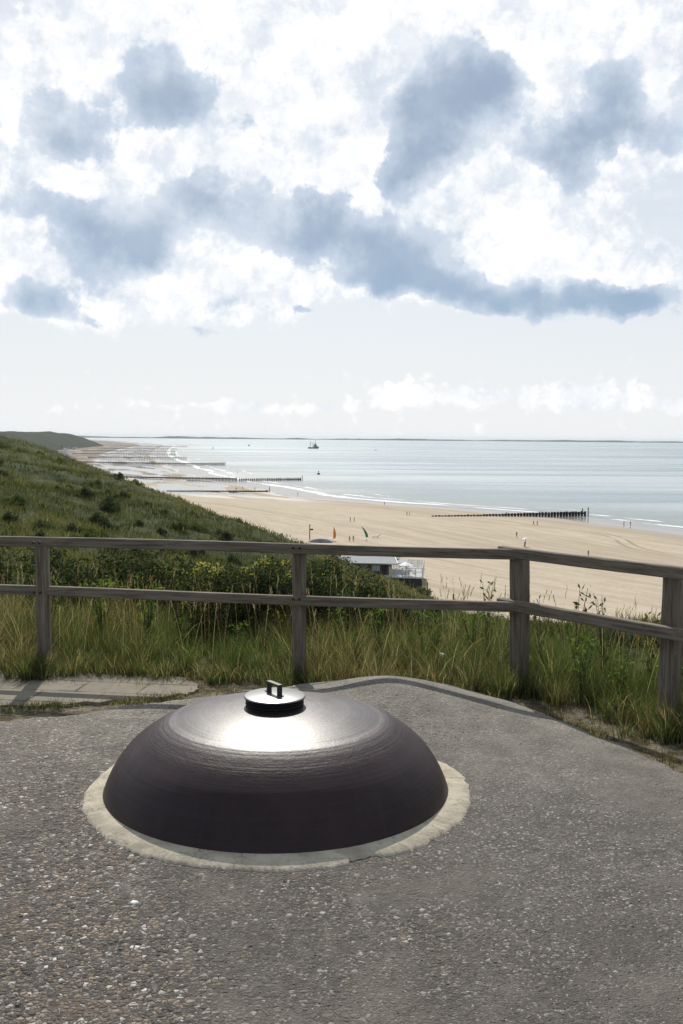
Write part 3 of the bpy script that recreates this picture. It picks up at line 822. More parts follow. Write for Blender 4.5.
fence = empty('wooden_fence', (1.19, 6.62, 0))
tag(fence, 'grey weathered timber fence with two rails that turns a corner above the beach', 'fence')
posts = [(-5.9, 7.62, .095), (-4.02, 7.30, .095), (-2.105, 7.02, .092), (-0.288, 6.83, .09), (1.195, 6.66, .108), (1.925, 5.72, .105), (2.66, 4.72, .11), (3.4, 3.7, .11)]
F0 = Vector(fence.location)
for k, (x, y, wd) in enumerate(posts):
    top = 0.865 if k < 4 else (0.905 if k != 4 else 0.90)
    lean = {2: -0.012, 4: -0.028, 5: 0.015}.get(k, 0.0)
    zg = float(ground(x, y))
    timber('post', top - zg + 0.35, wd, wd * (1.0 if k != 4 else 0.9), fence, Vector((x - lean * .9, y, zg - 0.35)) - F0, (0, -math.pi / 2 + lean, 0.14 if k < 4 else (0.5 if k == 4 else 0.92)), 40 + k, 0.003)


def rail(p, q, z0, z1, over0, over1, seed, ty=0.05, tz=0.067):
    a = Vector((p[0], p[1], z0)); b = Vector((q[0], q[1], z1)); d = (b - a).normalized()
    a = a - d * over0; b = b + d * over1
    L = (b - a).length
    return timber('rail', L, ty, tz, fence, a - F0, (0, -math.asin(d.z), math.atan2(d.y, d.x)), seed, 0.004)


def off(p, q, dd):
    d = (Vector(q[:2]) - Vector(p[:2])).normalized(); n = Vector((d.y, -d.x))
    return (p[0] + n.x * dd, p[1] + n.y * dd), (q[0] + n.x * dd, q[1] + n.y * dd)


pL, pC, pR = posts[0], posts[4], posts[7]
a, b = off((-5.9, 7.58), (1.195, 6.64), 0.072)
m_ = (0.53 * a[0] + 0.47 * b[0], 0.53 * a[1] + 0.47 * b[1])
rail(a, m_, .900, .896, .1, .0, 1)
rail(m_, b, .896, .888, -.003, .0, 2)
rail(a, m_, .552, .548, .1, .0, 3, tz=.064)
rail(m_, b, .548, .532, -.003, -.01, 4, tz=.064)
a, b = off((1.195, 6.66), (3.4, 3.68), 0.076)
rail((a[0], a[1]), b, .898, .912, .10, .15, 5, ty=.055, tz=.070)
rail((a[0], a[1]), b, .546, .560, .10, .15, 6, ty=.052, tz=.070)
for k, (x, y, wd) in enumerate(posts):
    if k < 4: n = Vector((-0.13, -0.99)); zc = (0.898, 0.549)
    else: n = Vector((-0.80, -0.595)); zc = (0.908, 0.556)
    tvec = Vector((-n.y, n.x))
    for z in zc:
        for s in (-.022, .022):
            p = Vector((x, y)) + n * (0.072 + 0.028) + tvec * s
            q = p + n * 0.012
            bm = bmesh.new(); tube(bm, [(p.x - F0.x, p.y - F0.y, z), (q.x - F0.x, q.y - F0.y, z)], 0.009, 8); obj_bm('bolt', bm, M_BOLT, fence)

# ------------------------------------------------------------------ plants
def leaf_mat(name, c, trans=0.45, rough=0.55, vcol=True):
    t = mat(name, 0.75, 0.12)
    if vcol:
        at = t.new('ShaderNodeVertexColor', layer_name='Col').outputs[0]
        cc = t.mix(1.0, c, at, 'MULTIPLY')
    else:
        cc = c + (1,)
    col(t, cc)
    tr = t.new('ShaderNodeBsdfTranslucent', {'Color': t.mix(0.5, cc, t.mix(1.0, cc, (1.25, 1.3, 0.6), 'MULTIPLY'))})
    mx = t.new('ShaderNodeMixShader', {0: trans, 1: t.b.outputs[0], 2: tr.outputs[0]})
    t.l.new(mx.outputs[0], t.out.inputs['Surface'])
    return t.m_


M_GRASS = leaf_mat('grass_blade', (1.0, 1.0, 1.0), 0.52)
M_LEAF = leaf_mat('leaf', (1.0, 1.0, 1.0), 0.40)
M_TWIG = simple('twig', (0.075, 0.06, 0.045), 0.9)


def blades(base, height, width, lean, dirs, curve, colr, seg=3):
    """ribbons of grass: base (n,3), lean (n) outward reach, dirs (n) heading"""
    n = len(base)
    yaw = rng.uniform(0, 2 * np.pi, n)
    wx, wy = np.cos(yaw) * width / 2, np.sin(yaw) * width / 2
    V = np.zeros((n, seg * 2 + 1, 3)); C = np.zeros((n, seg * 2 + 1, 3))
    for s in range(seg + 1):
        f_ = s / seg
        r_ = lean * (f_ ** curve)
        x = base[:, 0] + np.cos(dirs) * r_; y = base[:, 1] + np.sin(dirs) * r_
        z = base[:, 2] + height * (f_ - 0.25 * (lean / np.maximum(height, .01)) * f_ ** 3)
        sh_ = 1 - 0.0 * f_
        if s < seg:
            k = 1 - 0.7 * f_ ** 1.5
            V[:, 2 * s] = np.c_[x - wx * k, y - wy * k, z]; V[:, 2 * s + 1] = np.c_[x + wx * k, y + wy * k, z]
            C[:, 2 * s] = colr; C[:, 2 * s + 1] = colr
        else:
            V[:, 2 * s] = np.c_[x, y, z]; C[:, 2 * s] = colr
    b0 = np.arange(n) * (seg * 2 + 1)
    F = []
    for s in range(seg - 1):
        F.append(np.stack([b0 + 2 * s, b0 + 2 * s + 1, b0 + 2 * s + 3, b0 + 2 * s + 2], 1))
    s = seg - 1
    F.append(np.stack([b0 + 2 * s, b0 + 2 * s + 1, b0 + 2 * s + 2, b0 + 2 * s + 2], 1))
    return V.reshape(-1, 3), F, C.reshape(-1, 3)


def build_blades(name, parts, m):
    Vs, Q, T, Cs, o = [], [], [], [], 0
    for V, F, C in parts:
        for f in F[:-1]: Q.append(f + o)
        T.append(F[-1][:, :3] + o)
        Vs.append(V); Cs.append(C); o += len(V)
    V = np.concatenate(Vs).astype(np.float32); C = np.concatenate(Cs)
    Q = np.concatenate(Q) if Q else np.zeros((0, 4), int); T = np.concatenate(T)
    me = bpy.data.meshes.new(name)
    me.vertices.add(len(V)); me.vertices.foreach_set('co', V.ravel())
    idx = np.concatenate([Q.ravel(), T.ravel()]).astype(np.int32)
    me.loops.add(len(idx)); me.loops.foreach_set('vertex_index', idx)
    me.polygons.add(len(Q) + len(T))
    st = np.concatenate([np.arange(len(Q)) * 4, len(Q) * 4 + np.arange(len(T)) * 3]).astype(np.int32)
    me.polygons.foreach_set('loop_start', st)
    me.polygons.foreach_set('loop_total', np.concatenate([np.full(len(Q), 4), np.full(len(T), 3)]).astype(np.int32))
    me.update(calc_edges=True)
    at = me.color_attributes.new('Col', 'FLOAT_COLOR', 'POINT')
    cc = np.ones((len(V), 4), dtype=np.float32); cc[:, :3] = C
    at.data.foreach_set('color', cc.ravel())
    me.materials.append(m)
    return link(bpy.data.objects.new(name, me))


GREENS = np.array([(0.085, 0.125, 0.030), (0.060, 0.095, 0.028), (0.11, 0.14, 0.045), (0.13, 0.13, 0.05), (0.045, 0.075, 0.025), (0.09, 0.12, 0.06)])
STRAW = np.array([(0.34, 0.28, 0.16), (0.26, 0.20, 0.10), (0.42, 0.37, 0.25), (0.20, 0.13, 0.07)])


def pick(n, straw):
    g = GREENS[rng.integers(0, len(GREENS), n)]; s = STRAW[rng.integers(0, len(STRAW), n)]
    m = (rng.random(n) < straw)[:, None]
    return np.where(m, s, g) * rng.uniform(.55, 1.45, (n, 1))


def fence_y(x):
    return np.interp(x, [-8, -6, 1.2, 1.95, 3.4, 5], [7.85, 7.6, 6.62, 5.62, 3.6, 1.2])


# tussocks on both sides of the fence
parts = []
nt = 2300
tx = rng.uniform(-7.5, 4.6, nt)
depth = rng.power(0.8, nt) * 2.6 - 0.20
depth = np.where(tx > 1.2, depth * 0.8, depth)
ty = fence_y(tx) + depth + np.where(tx > 1.3, 0.0, 0.06)
ok = np.ones(nt, bool)
tone = np.sin(tx * 2.3 + 1) * .5 + np.sin(tx * 5.1 + ty * 2) * .3
for k in range(nt):
    nb = int(rng.integers(44, 84))
    fr = np.clip((depth[k] + .25) / 0.5, 0.35, 1)
    H = (0.27 + 0.21 * rng.random() + 0.05 * math.sin(tx[k] * 1.9 + ty[k])) * (0.45 + 0.55 * fr)
    if tx[k] > 1.3: H *= 1.12
    if -1.3 < tx[k] < 1.0 and depth[k] > .35: H *= .62
    H *= .92 * (1 + .32 * tone[k]) * (0.78 + .4 * rng.random())
    a = rng.uniform(0, 2 * np.pi, nb); r_ = rng.power(0.6, nb) * 0.07
    bx_ = tx[k] + np.cos(a) * r_; by_ = ty[k] + np.sin(a) * r_
    base = np.c_[bx_, by_, ground(bx_, by_) - 0.01]
    h = H * rng.uniform(.55, 1.15, nb)
    straw = np.clip(0.20 + 0.30 * tone[k] + (0.15 if fr < .6 else 0), 0.04, 0.6)
    pc_ = pick(nb, straw) * (0.85 + .35 * rng.random())
    if math.sin(tx[k] * 3.7 + 2) + math.sin(ty[k] * 5 + tx[k]) > 1.2 and tx[k] < 1.0 and rng.random() < .3:
        pc_ = pc_ * .35 + np.array((.15, .10, .045)) * .65 * rng.uniform(.6, 1.2, (nb, 1)); h = h * 1.1
    parts.append(blades(base, h, rng.uniform(.0018, .0038, nb), h * rng.uniform(.1, .8, nb), a + rng.normal(0, .6, nb), 1.8, pc_))
for (x0_, y0_, _w) in posts[1:7]:
    for k in range(22):
        nb = 40
        cx_ = x0_ + rng.normal(0, .12); cy_ = y0_ - rng.uniform(.06, .26)
        a = rng.uniform(0, 2 * np.pi, nb); r_ = rng.power(0.6, nb) * 0.06
        bx_ = cx_ + np.cos(a) * r_; by_ = cy_ + np.sin(a) * r_
        h = rng.uniform(.10, .27) * rng.uniform(.55, 1.15, nb)
        parts.append(blades(np.c_[bx_, by_, ground(bx_, by_) - .01], h, rng.uniform(.0025, .0045, nb), h * rng.uniform(.1, .8, nb), a, 1.8, pick(nb, .2)))
build_blades('dune_grass', parts, M_GRASS)
tag(bpy.data.objects['dune_grass'], 'tall green and straw coloured grass growing along the fence', 'grass', kind='stuff')

# thin dry flowering stalks standing above the grass
parts = []
ns = 700
sx = rng.uniform(-7, 4.4, ns); sy = fence_y(sx) + rng.uniform(0.15, 2.0, ns)
base = np.c_[sx, sy, ground(sx, sy)]
h = rng.uniform(.42, .66, ns)
dr = rng.uniform(0, 6.28, ns); ln = h * rng.uniform(.03, .3, ns)
cst = STRAW[rng.integers(0, 4, ns)]
parts.append(blades(base, h, np.full(ns, .0028), ln, dr, 1.5, cst, 4))
for s in range(9):
    f_ = 0.82 + 0.02 * s
    hb = base.copy(); hb[:, 0] += np.cos(dr) * ln * f_ ** 1.5; hb[:, 1] += np.sin(dr) * ln * f_ ** 1.5
    hb[:, 2] += h * (f_ - .25 * ln / h * f_ ** 3)
    parts.append(blades(hb, np.full(ns, .028), np.full(ns, .006), np.full(ns, .009), rng.uniform(0, 6.28, ns), 1.0, cst * .8, 1))
build_blades('grass_stalks', parts, M_GRASS)
tag(bpy.data.objects['grass_stalks'], 'thin dry seed stalks rising above the grass at the fence', 'grass', kind='stuff')

# short turf at the edge of the roof, in the joints and along the bare soil
parts = []
def turf(xs_, ys_, hmin, hmax, straw, nb=9, rr_=.03):
    n = len(xs_)
    bx_ = np.repeat(xs_, nb) + rng.normal(0, rr_, n * nb); by_ = np.repeat(ys_, nb) + rng.normal(0, rr_ * .7, n * nb)
    zz = np.maximum(ground(bx_, by_), -0.04)
    h = rng.uniform(hmin, hmax, n * nb)
    parts.append(blades(np.c_[bx_, by_, zz], h, rng.uniform(.002, .004, n * nb), h * rng.uniform(.2, 1.0, n * nb), rng.uniform(0, 6.28, n * nb), 1.6, pick(n * nb, straw), 2))
# strip between path and concrete
tt = rng.uniform(0, 1, 420)
ex = np.interp(tt, [0, .35, .55, .8, 1], [-3.4, -1.98, -1.6, -1.15, -.7]); ey = np.interp(tt, [0, .35, .55, .8, 1], [5.6, 6.05, 6.12, 6.28, 6.5])
keep = (np.sin(ex * 9) + rng.normal(0, .6, len(ex))) > -0.2
turf(ex[keep], (ey + rng.normal(0, .05, len(ey)))[keep], .015, .06, .35)
# in front of the fence
n = 1500
fx = rng.uniform(-7, 3.6, n); fy = fence_y(fx) - rng.power(2.2, n)[::-1] * 0.0 - np.abs(rng.normal(0, .11, n)) - 0.0
keep = (fx > -7) & ~((fx > 1.1) & (rng.random(n) < .45))
turf(fx[keep], fy[keep] + .12, .03, .13, .4, 10, .035)
n = 260
fx = rng.uniform(.9, 2.9, n); fy = fence_y(fx) - rng.uniform(0, .45, n)
turf(fx, fy, .01, .05, .5, 6)
ri = rng.uniform(-.6, 1.7, 520)
ry = np.interp(ri, [-.99, -.59, -.21, .1, .35, .56, .74, .93, 1.13, 1.39, 1.61, 1.73], [6.19, 6.42, 6.60, 6.70, 6.74, 6.69, 6.52, 6.28, 6.04, 5.58, 5.18, 4.90])
kp = (np.sin(ri * 11) + np.sin(ri * 27 + 1) + rng.normal(0, .5, len(ri))) > .3
turf(ri[kp] + .04, (ry + rng.normal(.03, .045, len(ry)))[kp], .03, .11, .5, 8, .03)
build_blades('short_turf', parts, M_GRASS)
tag(bpy.data.objects['short_turf'], 'short dry turf at the edge of the path and concrete', 'grass', kind='stuff')


def leaf_cloud(n, shape, size, cols, dark=0.0, flat=0.3):
    """n small leaf quads (folded diamond) spread through a volume; shape(n) -> (n,3) points"""
    p = shape(n)
    d = rng.normal(0, 1, (n, 3)); d /= np.linalg.norm(d, axis=1)[:, None]
    e = rng.normal(0, 1, (n, 3)); e -= d * (e * d).sum(1)[:, None]; e /= np.linalg.norm(e, axis=1)[:, None]
    s = size * rng.uniform(.6, 1.3, (n, 1))
    V = np.stack([p - d * s, p + e * s * .38, p + d * s, p - e * s * .38], 1).reshape(-1, 3)
    c = cols[rng.integers(0, len(cols), n)] * rng.uniform(.7, 1.3, (n, 1))
    F = np.arange(4 * n).reshape(n, 4)
    return V, F, np.repeat(c, 4, 0)


def lumpy(nl, rx, ry, h, lr):
    """foliage in several lumps that make an uneven dome"""
    cen = []
    for _ in range(nl):
        a = rng.uniform(0, 6.28); r_ = rng.power(1.4) * 0.8
        cen.append((math.cos(a) * rx * r_, math.sin(a) * ry * r_, h * rng.uniform(.25, .95) * (1 - .45 * r_ ** 2)))
    cen = np.array(cen)
    def f(n):
        k = rng.integers(0, nl, n)
        d = rng.normal(0, 1, (n, 3)); d /= np.linalg.norm(d, axis=1)[:, None]
        r_ = rng.power(2.2, n)[:, None] * lr * rng.uniform(.75, 1.1, (nl, 1))[k]
        p = cen[k] + d * r_
        p[:, 2] = np.abs(p[:, 2])
        return p
    return f, cen


def make_bush(name, nl, rx, ry, h, lr, nleaf, size, cols, flowers=0, fcol=None, stems=True):
    f, cen = lumpy(nl, rx, ry, h, lr)
    V, F, C = leaf_cloud(nleaf, f, size, cols)
    me = mesh_np('foliage', V, F, M_LEAF, cols=C)
    kids = [me]
    if stems:
        bm = bmesh.new()
        for c_ in cen:
            m1_ = Vector((c_[0] * .3 + rng.normal(0, .03), c_[1] * .3, c_[2] * .45))
            tube(bm, [(c_[0] * .08, c_[1] * .08, -0.15), m1_, tuple(c_)], [.014, .009, .004], 5)
        kids.append(obj_bm('branches', bm, M_TWIG))
    if flowers:
        fc = rng.integers(0, nl, flowers)
        d = rng.normal(0, 1, (flowers, 3)); d[:, 2] = np.abs(d[:, 2]) + .4; d /= np.linalg.norm(d, axis=1)[:, None]
        hp = cen[fc] + d * lr * rng.uniform(.85, 1.12, (flowers, 1))
        k = 14
        def fs_(n): return np.repeat(hp, k, 0) + rng.normal(0, .022, (flowers * k, 3)) * (1, 1, .5)
        V, F, C = leaf_cloud(flowers * k, fs_, .021, fcol)
        kids.append(mesh_np('flower_heads', V, F, M_LEAF, cols=C))
    root = empty(name)
    for k_ in kids: k_.parent = root
    return root


DARKL = np.array([(0.030, 0.045, 0.018), (0.045, 0.060, 0.022), (0.022, 0.034, 0.016), (0.055, 0.070, 0.030)])
GREYL = np.array([(0.085, 0.10, 0.070), (0.065, 0.08, 0.055), (0.11, 0.12, 0.085)])
MIDL = np.array([(0.060, 0.085, 0.025), (0.085, 0.115, 0.035), (0.045, 0.065, 0.022)])
YELL = np.array([(0.30, 0.27, 0.06), (0.24, 0.24, 0.07), (0.34, 0.29, 0.09), (0.16, 0.18, 0.05)])
LIME = np.array([(0.11, 0.17, 0.035), (0.15, 0.21, 0.05), (0.085, 0.135, 0.03)])

bush_dark = make_bush('dark_bush', 26, .75, .55, .72, .24, 9000, .022, DARKL)
bush_flow = make_bush('flowering_bush', 26, .80, .55, .62, .22, 7000, .022, MIDL, 620, YELL * 1.35)
bush_grey = make_bush('grey_bush', 18, .5, .42, .5, .20, 5000, .02, GREYL)


def put(root, x, y, rz, sc, label, cat, group, first=[set()], dz=0.0, sx=1.0):
    o = root if root.name not in first[0] else copy_tree(root)
    first[0].add(root.name)
    o.location = (x, y, float(ground(x, y)) + dz); o.rotation_euler = (0, 0, rz); o.scale = (sc * sx, sc, sc)
    tag(o, label, cat, group)
    return o


GB = 'bushes behind the fence'
bushes = [
    (bush_dark, -3.15, 9.3, .3, 1.0, 'dark bush behind the far left end of the fence'),
    (bush_dark, -2.45, 10.1, 1.3, 1.12, 'dark bush behind the left fence post'),
    (bush_dark, -1.75, 9.6, 2.2, 1.05, 'dark leafy bush between the left post and the yellow flowering bush'),
    (bush_flow, -1.50, 9.8, .5, .98, 'bush dotted with yellow flower heads, leftmost of the flowering ones'),
    (bush_flow, -.88, 9.3, 2.9, .90, 'widest yellow flowering bush, seen between the rails left of the middle post'),
    (bush_dark, -.85, 8.45, 4.0, .72, 'low dark bush in front of the yellow flowering bushes'),
    (bush_dark, -.15, 8.55, 1.0, .70, 'low dark bush just left of the middle post under the lower rail'),
    (bush_flow, -.02, 9.9, 4.4, .50, 'small yellow flowering bush just right of the middle fence post'),
    (bush_grey, .42, 9.6, .2, .80, 'grey green bush at the lower rail, left of the pavilion'),
    (bush_dark, .85, 10.2, 5.2, .62, 'small dark bush below the pavilion, behind the lower rail'),
    (bush_grey, .75, 8.8, 3.0, .62, 'grey green bush under the lower rail below the pavilion'),
    (bush_dark, .30, 8.5, .7, .62, 'dark bush under the lower rail, right of the middle post'),
    (bush_dark, -3.9, 9.9, 4.9, 1.0, 'dark bush beyond the leftmost rail end'),
    (bush_grey, -2.9, 11.9, 4.9, 1.1, 'grey green bush further down the slope on the left'),
    (bush_dark, -1.5, 12.6, 3.9, 1.15, 'dark bush on the slope above the yellow flowers'),
    (bush_dark, 1.45, 9.4, 2.0, .5, 'small dark bush left of the corner post under the rail'),
    (bush_grey, 2.2, 8.0, 1.0, .5, 'grey green bush hidden in grass beyond the right rails'),
]
for b_, x, y, rz, sc, lb in bushes:
    put(b_, x, y, rz, sc * (1.16 if x < 0 else .86), lb, 'bush', GB)


# leafy weeds with upright stems
def make_weed(name, h, nst, cols, spread):
    root = empty(name)
    bm = bmesh.new(); pts = []
    for s in range(nst):
        a = rng.uniform(0, 6.28); l_ = spread * rng.uniform(.2, 1); hh_ = h * rng.uniform(.6, 1)
        P_ = [(math.cos(a) * l_ * f_ ** 1.5 * .8, math.sin(a) * l_ * f_ ** 1.5 * .8, hh_ * f_) for f_ in (0, .33, .66, 1)]
        tube(bm, P_, [.004, .0035, .0025, .0012], 5)
        for q_ in range(26):
            f_ = rng.uniform(.2, 1.0)
            pts.append((math.cos(a) * l_ * f_ ** 1.5 * .8 + rng.normal(0, .022), math.sin(a) * l_ * f_ ** 1.5 * .8 + rng.normal(0, .022), hh_ * f_ + rng.normal(0, .012)))
    obj_bm('stem', bm, M_TWIG, root)
    pts = np.array(pts)
    V, F, C = leaf_cloud(len(pts), lambda n: pts, .022, cols)
    mesh_np('leaves', V, F, M_LEAF, root, cols=C)
    return root


weed_a = make_weed('leafy_weed', .62, 7, LIME, .16)
weed_b = make_weed('slender_weed', .74, 3, MIDL, .10)
weeds = [
    (weed_a, -2.30, 7.75, 0, 1.2, 'bright green leafy weed left of the left fence post'),
    (weed_a, -1.90, 7.9, 2, 1.15, 'bright green leafy weed just right of the left fence post'),
    (weed_a, -1.52, 7.8, 4, 1.1, 'leafy weed between the rails, second to the right of the left post'),
    (weed_b, -1.25, 7.7, 1, 1.0, 'tall thin weed left of the yellow flowering bush'),
    (weed_a, -.02, 7.7, 1, .95, 'leafy weed just right of the middle post below the lower rail'),
    (weed_a, .28, 7.6, 3, .85, 'leafy weed below the lower rail near the middle post'),
    (weed_a, .70, 7.4, 5, .80, 'leafy weed below the lower rail, left of the corner post'),
    (weed_a, .98, 7.3, 2.2, .85, 'leafy weed closest to the corner post on its left'),
    (weed_b, 1.13, 7.6, 2.2, .95, 'thin weed that shows against the sand left of the corner post'),
    (weed_b, 1.42, 6.95, .2, .78, 'thin weed just right of the corner post'),
    (weed_b, 1.60, 6.75, 3.2, .95, 'tallest leafy weed above the lower rail, right of the corner post'),
    (weed_b, 1.78, 6.65, 1.2, .86, 'leafy weed in the middle of the right fence bay'),
    (weed_b, 1.99, 6.35, 5.2, .76, 'thin weed right of the middle of the right fence bay'),
    (weed_b, 2.10, 6.15, 4.2, .86, 'weed beside the right fence post, on its left'),
    (weed_b, 2.20, 6.2, 0.2, .82, 'weed that leans over the lower rail at the right fence post'),
    (weed_a, 1.55, 6.35, 4.2, .75, 'bright leafy weed under the lower rail right of the corner post'),
    (weed_a, -3.1, 7.9, 4.2, 1.0, 'bright leafy weed at the left end of the fence'),
    (weed_a, .12, 7.15, 1.4, .62, 'low leafy weed right of the middle post, in front of the dark bush'),
    (weed_a, .48, 7.1, 2.4, .55, 'low leafy weed under the lower rail, halfway between the middle and corner posts'),
    (weed_a, .62, 7.55, .4, .80, 'leafy weed behind the paper scrap'),
    (weed_b, .30, 7.35, .9, .70, 'slender weed under the lower rail right of the middle post'),
    (weed_b, -.48, 7.3, 2.9, .62, 'slender weed just left of the middle post'),
    (weed_a, -.75, 7.5, 1.9, .60, 'low leafy weed in front of the yellow flowering bushes'),
    (weed_b, -2.65, 7.6, 1.9, .80, 'slender weed left of the left post'),
    (weed_a, 2.02, 5.95, 1.1, .62, 'leafy weed low at the right fence post'),
    (weed_a, 1.75, 6.1, 3.1, .60, 'low leafy weed in the middle of the right fence bay'),
]
for b_, x, y, rz, sc, lb in weeds:
    put(b_, x, y, rz, sc * (1.18 if x > 1.3 else 1.0), lb, 'weed', 'weeds among the grass at the fence')

# marram tussocks over the slope, denser and smaller in the distance than one could count
parts = []
n = 78000
dd = np.exp(rng.uniform(math.log(8.6), math.log(1100), n)); aa = np.radians(rng.uniform(-34, 24, n))
mx_, my_ = dd * np.sin(aa), dd * np.cos(aa)
gz = ground(mx_, my_)
xf_ = np.interp(my_, FOOT[:, 0], FOOT[:, 1])
keep = (mx_ < xf_ - 1.5) & (my_ > fence_y(mx_) + 1.2)
mx_, my_, gz, dd = mx_[keep], my_[keep], gz[keep], dd[keep]
n = len(mx_)
pat = fbm(mx_ * 2.2, my_ * 2.2) + .6 * fbm(mx_ * 7 + 3, my_ * 7)
nb = 9
sc = 0.10 + dd * 0.0052
H = np.minimum(sc * 1.15 * (1 + .3 * pat), .62 + np.clip(dd - 330, 0, 800) * .0018)
bxr = np.repeat(mx_, nb) + rng.normal(0, 1, n * nb) * np.repeat(sc * .6, nb)
byr = np.repeat(my_, nb) + rng.normal(0, 1, n * nb) * np.repeat(sc * .6, nb)
bz = np.repeat(gz, nb) - .05 * np.repeat(H, nb)
hh_ = np.repeat(H, nb) * rng.uniform(.5, 1.2, n * nb)
slope_c = np.array([(0.108, 0.115, 0.046), (0.074, 0.084, 0.033), (0.145, 0.140, 0.062), (0.19, 0.165, 0.088), (0.040, 0.048, 0.024)])
ci = np.clip(((pat + 1.6) / 3.2 * 4 + rng.normal(0, .9, n)), 0, 4).astype(int)
order = np.array([4, 1, 0, 2, 3])
cb = np.repeat(slope_c[order[ci]], nb, 0) * rng.uniform(.75, 1.25, (n * nb, 1))
parts = [blades(np.c_[bxr, byr, bz], hh_, np.repeat(sc, nb) * .11, hh_ * rng.uniform(.15, .8, n * nb), rng.uniform(0, 6.28, n * nb), 1.6, cb, 2)]
build_blades('marram_grass', parts, M_GRASS)
tag(bpy.data.objects['marram_grass'], 'marram grass covering the dune slope down to the beach', 'grass', kind='stuff')

# shrubs dotted over the slope
sh1 = make_bush('slope_shrub', 14, .95, .8, .75, .34, 1700, .075, DARKL)
sh2 = make_bush('slope_thicket', 18, 1.3, 1.0, .70, .38, 2200, .08, MIDL)
rr_ = random.Random(3)
spots = []
tries = 0
while len(spots) < 290 and tries < 60000:
    tries += 1
    d_ = math.exp(rr_.uniform(math.log(16), math.log(420))); a_ = R(rr_.uniform(-24, 12))
    x, y = d_ * math.sin(a_), d_ * math.cos(a_)
    xf1 = float(np.interp(y, FOOT[:, 0], FOOT[:, 1]))
    if x > xf1 - 3: continue
    s_ = rr_.uniform(.5, 1.1) * (0.50 + min(d_, 300) / 230)
    if any((x - q[0]) ** 2 + (y - q[1]) ** 2 < (1.05 * (s_ + q[2])) ** 2 for q in spots): continue
    if fbm(np.array(x * 1.3), np.array(y * 1.3)) < 0.15 and rr_.random() < .75: continue
    spots.append((x, y, s_))
ORD = ['first', 'second', 'third', 'fourth', 'fifth', 'sixth', 'seventh', 'eighth', 'ninth', 'tenth', 'eleventh', 'twelfth', 'thirteenth', 'fourteenth', 'fifteenth', 'sixteenth', 'seventeenth', 'eighteenth', 'nineteenth', 'twentieth']
ORD += ['twenty ' + q_ for q_ in ORD[:9]] + ['thirtieth'] + ['thirty ' + q_ for q_ in ORD[:9]] + ['fortieth']
spots = [(x, y, s_, rr_.random() < .7) for x, y, s_ in spots]
spots.sort(key=lambda q: math.hypot(q[0], q[1]))
row_n = 22
for r_i in range(0, len(spots), row_n):
    row = sorted(spots[r_i:r_i + row_n], key=lambda q: q[0] / q[1])
    for k, (x, y, s_, nm) in enumerate(row):
        where = 'nearest row' if r_i == 0 else ORD[r_i // row_n] + ' row'
        lab = ('dark rounded' if nm else 'green spreading') + ' shrub on the dune, ' + ORD[k] + ' from left in the ' + where
        put(sh1 if nm else sh2, x, y, rr_.uniform(0, 6), s_ * 1.30, lab, 'shrub', 'shrubs dotted over the dune slope', dz=-.12 * s_)

# ------------------------------------------------------------------ groynes
M_PILE = simple('tarred_pile', (0.035, 0.030, 0.027), 0.9, 0.2, var=0.4, scale=3)
M_PILE2 = simple('weathered_pile', (0.085, 0.078, 0.072), 0.9, 0.2, var=0.3, scale=3)  # lighter pile tone: distance haze painted into the timber colour
pile_me = None


def bz(x, y):
    return float(beach_z(np.array(float(x)), np.array(float(y))))


def pile_mesh(h, r=.16):
    bm = bmesh.new()
    tube(bm, [(0, 0, -1.5), (0.02, 0, h * .5), (0.0, 0.02, h - .06), (0, .02, h)], [r * 1.08, r, r * .97, r * .7], 8)
    return bm


def groyne(x0, y0, x1, y1, n, rows, hs, label, each, endh, m, ends=1):
    root = empty('timber_groyne', (x0, y0, bz(x0, y0)))
    tag(root, label, 'groyne', 'rows of wooden piles running out to sea')
    L = math.hypot(x1 - x0, y1 - y0); ux, uy = (x1 - x0) / L, (y1 - y0) / L
    proto = None; bmall = bmesh.new()
    for r_ in range(rows):
        for k in range(n):
            s = (k + .5) / n * L
            x = x0 + ux * s - uy * r_ * .9; y = y0 + uy * s + ux * r_ * .9
            top = np.interp(k / n, [0, .25, .6, 1], hs) + rng.normal(0, .08)
            g = max(bz(x, y), -31.0)
            h = max(top - g, .15)
            if each:
                if proto is None:
                    proto = obj_bm('pile', pile_mesh(1.0, .33), m, root); o = proto
                else:
                    o = proto.copy(); COL.objects.link(o); o.parent = root
                o.location = (x - x0 + rng.normal(0, .04), y - y0, g - root.location.z)
                o.scale = (1, 1, h); o.rotation_euler = (rng.normal(0, .02), rng.normal(0, .02), rng.uniform(0, 6))
            else:
                X_, Y_, Z_ = x - x0, y - y0, g - root.location.z
                tube(bmall, [(X_, Y_, Z_ - 1), (X_, Y_, Z_ + h)], .32, 6)
    wp_ = []
    for s in np.linspace(.2, L - .2, 30):
        x = x0 + ux * s; y = y0 + uy * s
        g = max(bz(x, y), -31.0); top = float(np.interp(s / L, [0, .25, .6, 1], hs))
        wp_.append((x - x0 - uy * .45 * (rows - 1), y - y0 + ux * .45 * (rows - 1), g + max(top - g, .15) * .62 - root.location.z))
    if not each:
        tube(bmall, wp_, .30, 6)
        obj_bm('pile_row', bmall, m, root)
    else:
        bmall.free(); bmw = bmesh.new(); tube(bmw, wp_, [.10 + .30 * (q_ / 29) ** 2 for q_ in range(30)], 6); obj_bm('wale', bmw, m, root)
    for e in range(ends):
        x, y = x1 + ux * (.6 - e * 2.6) , y1 + uy * (.6 - e * 2.6)
        bm = bmesh.new()
        tube(bm, [(x - x0, y - y0, -4), (x - x0, y - y0, -30 - root.location.z + endh - .7 - e * .4)], [.24, .19], 8)
        obj_bm('end_post', bm, m, root)


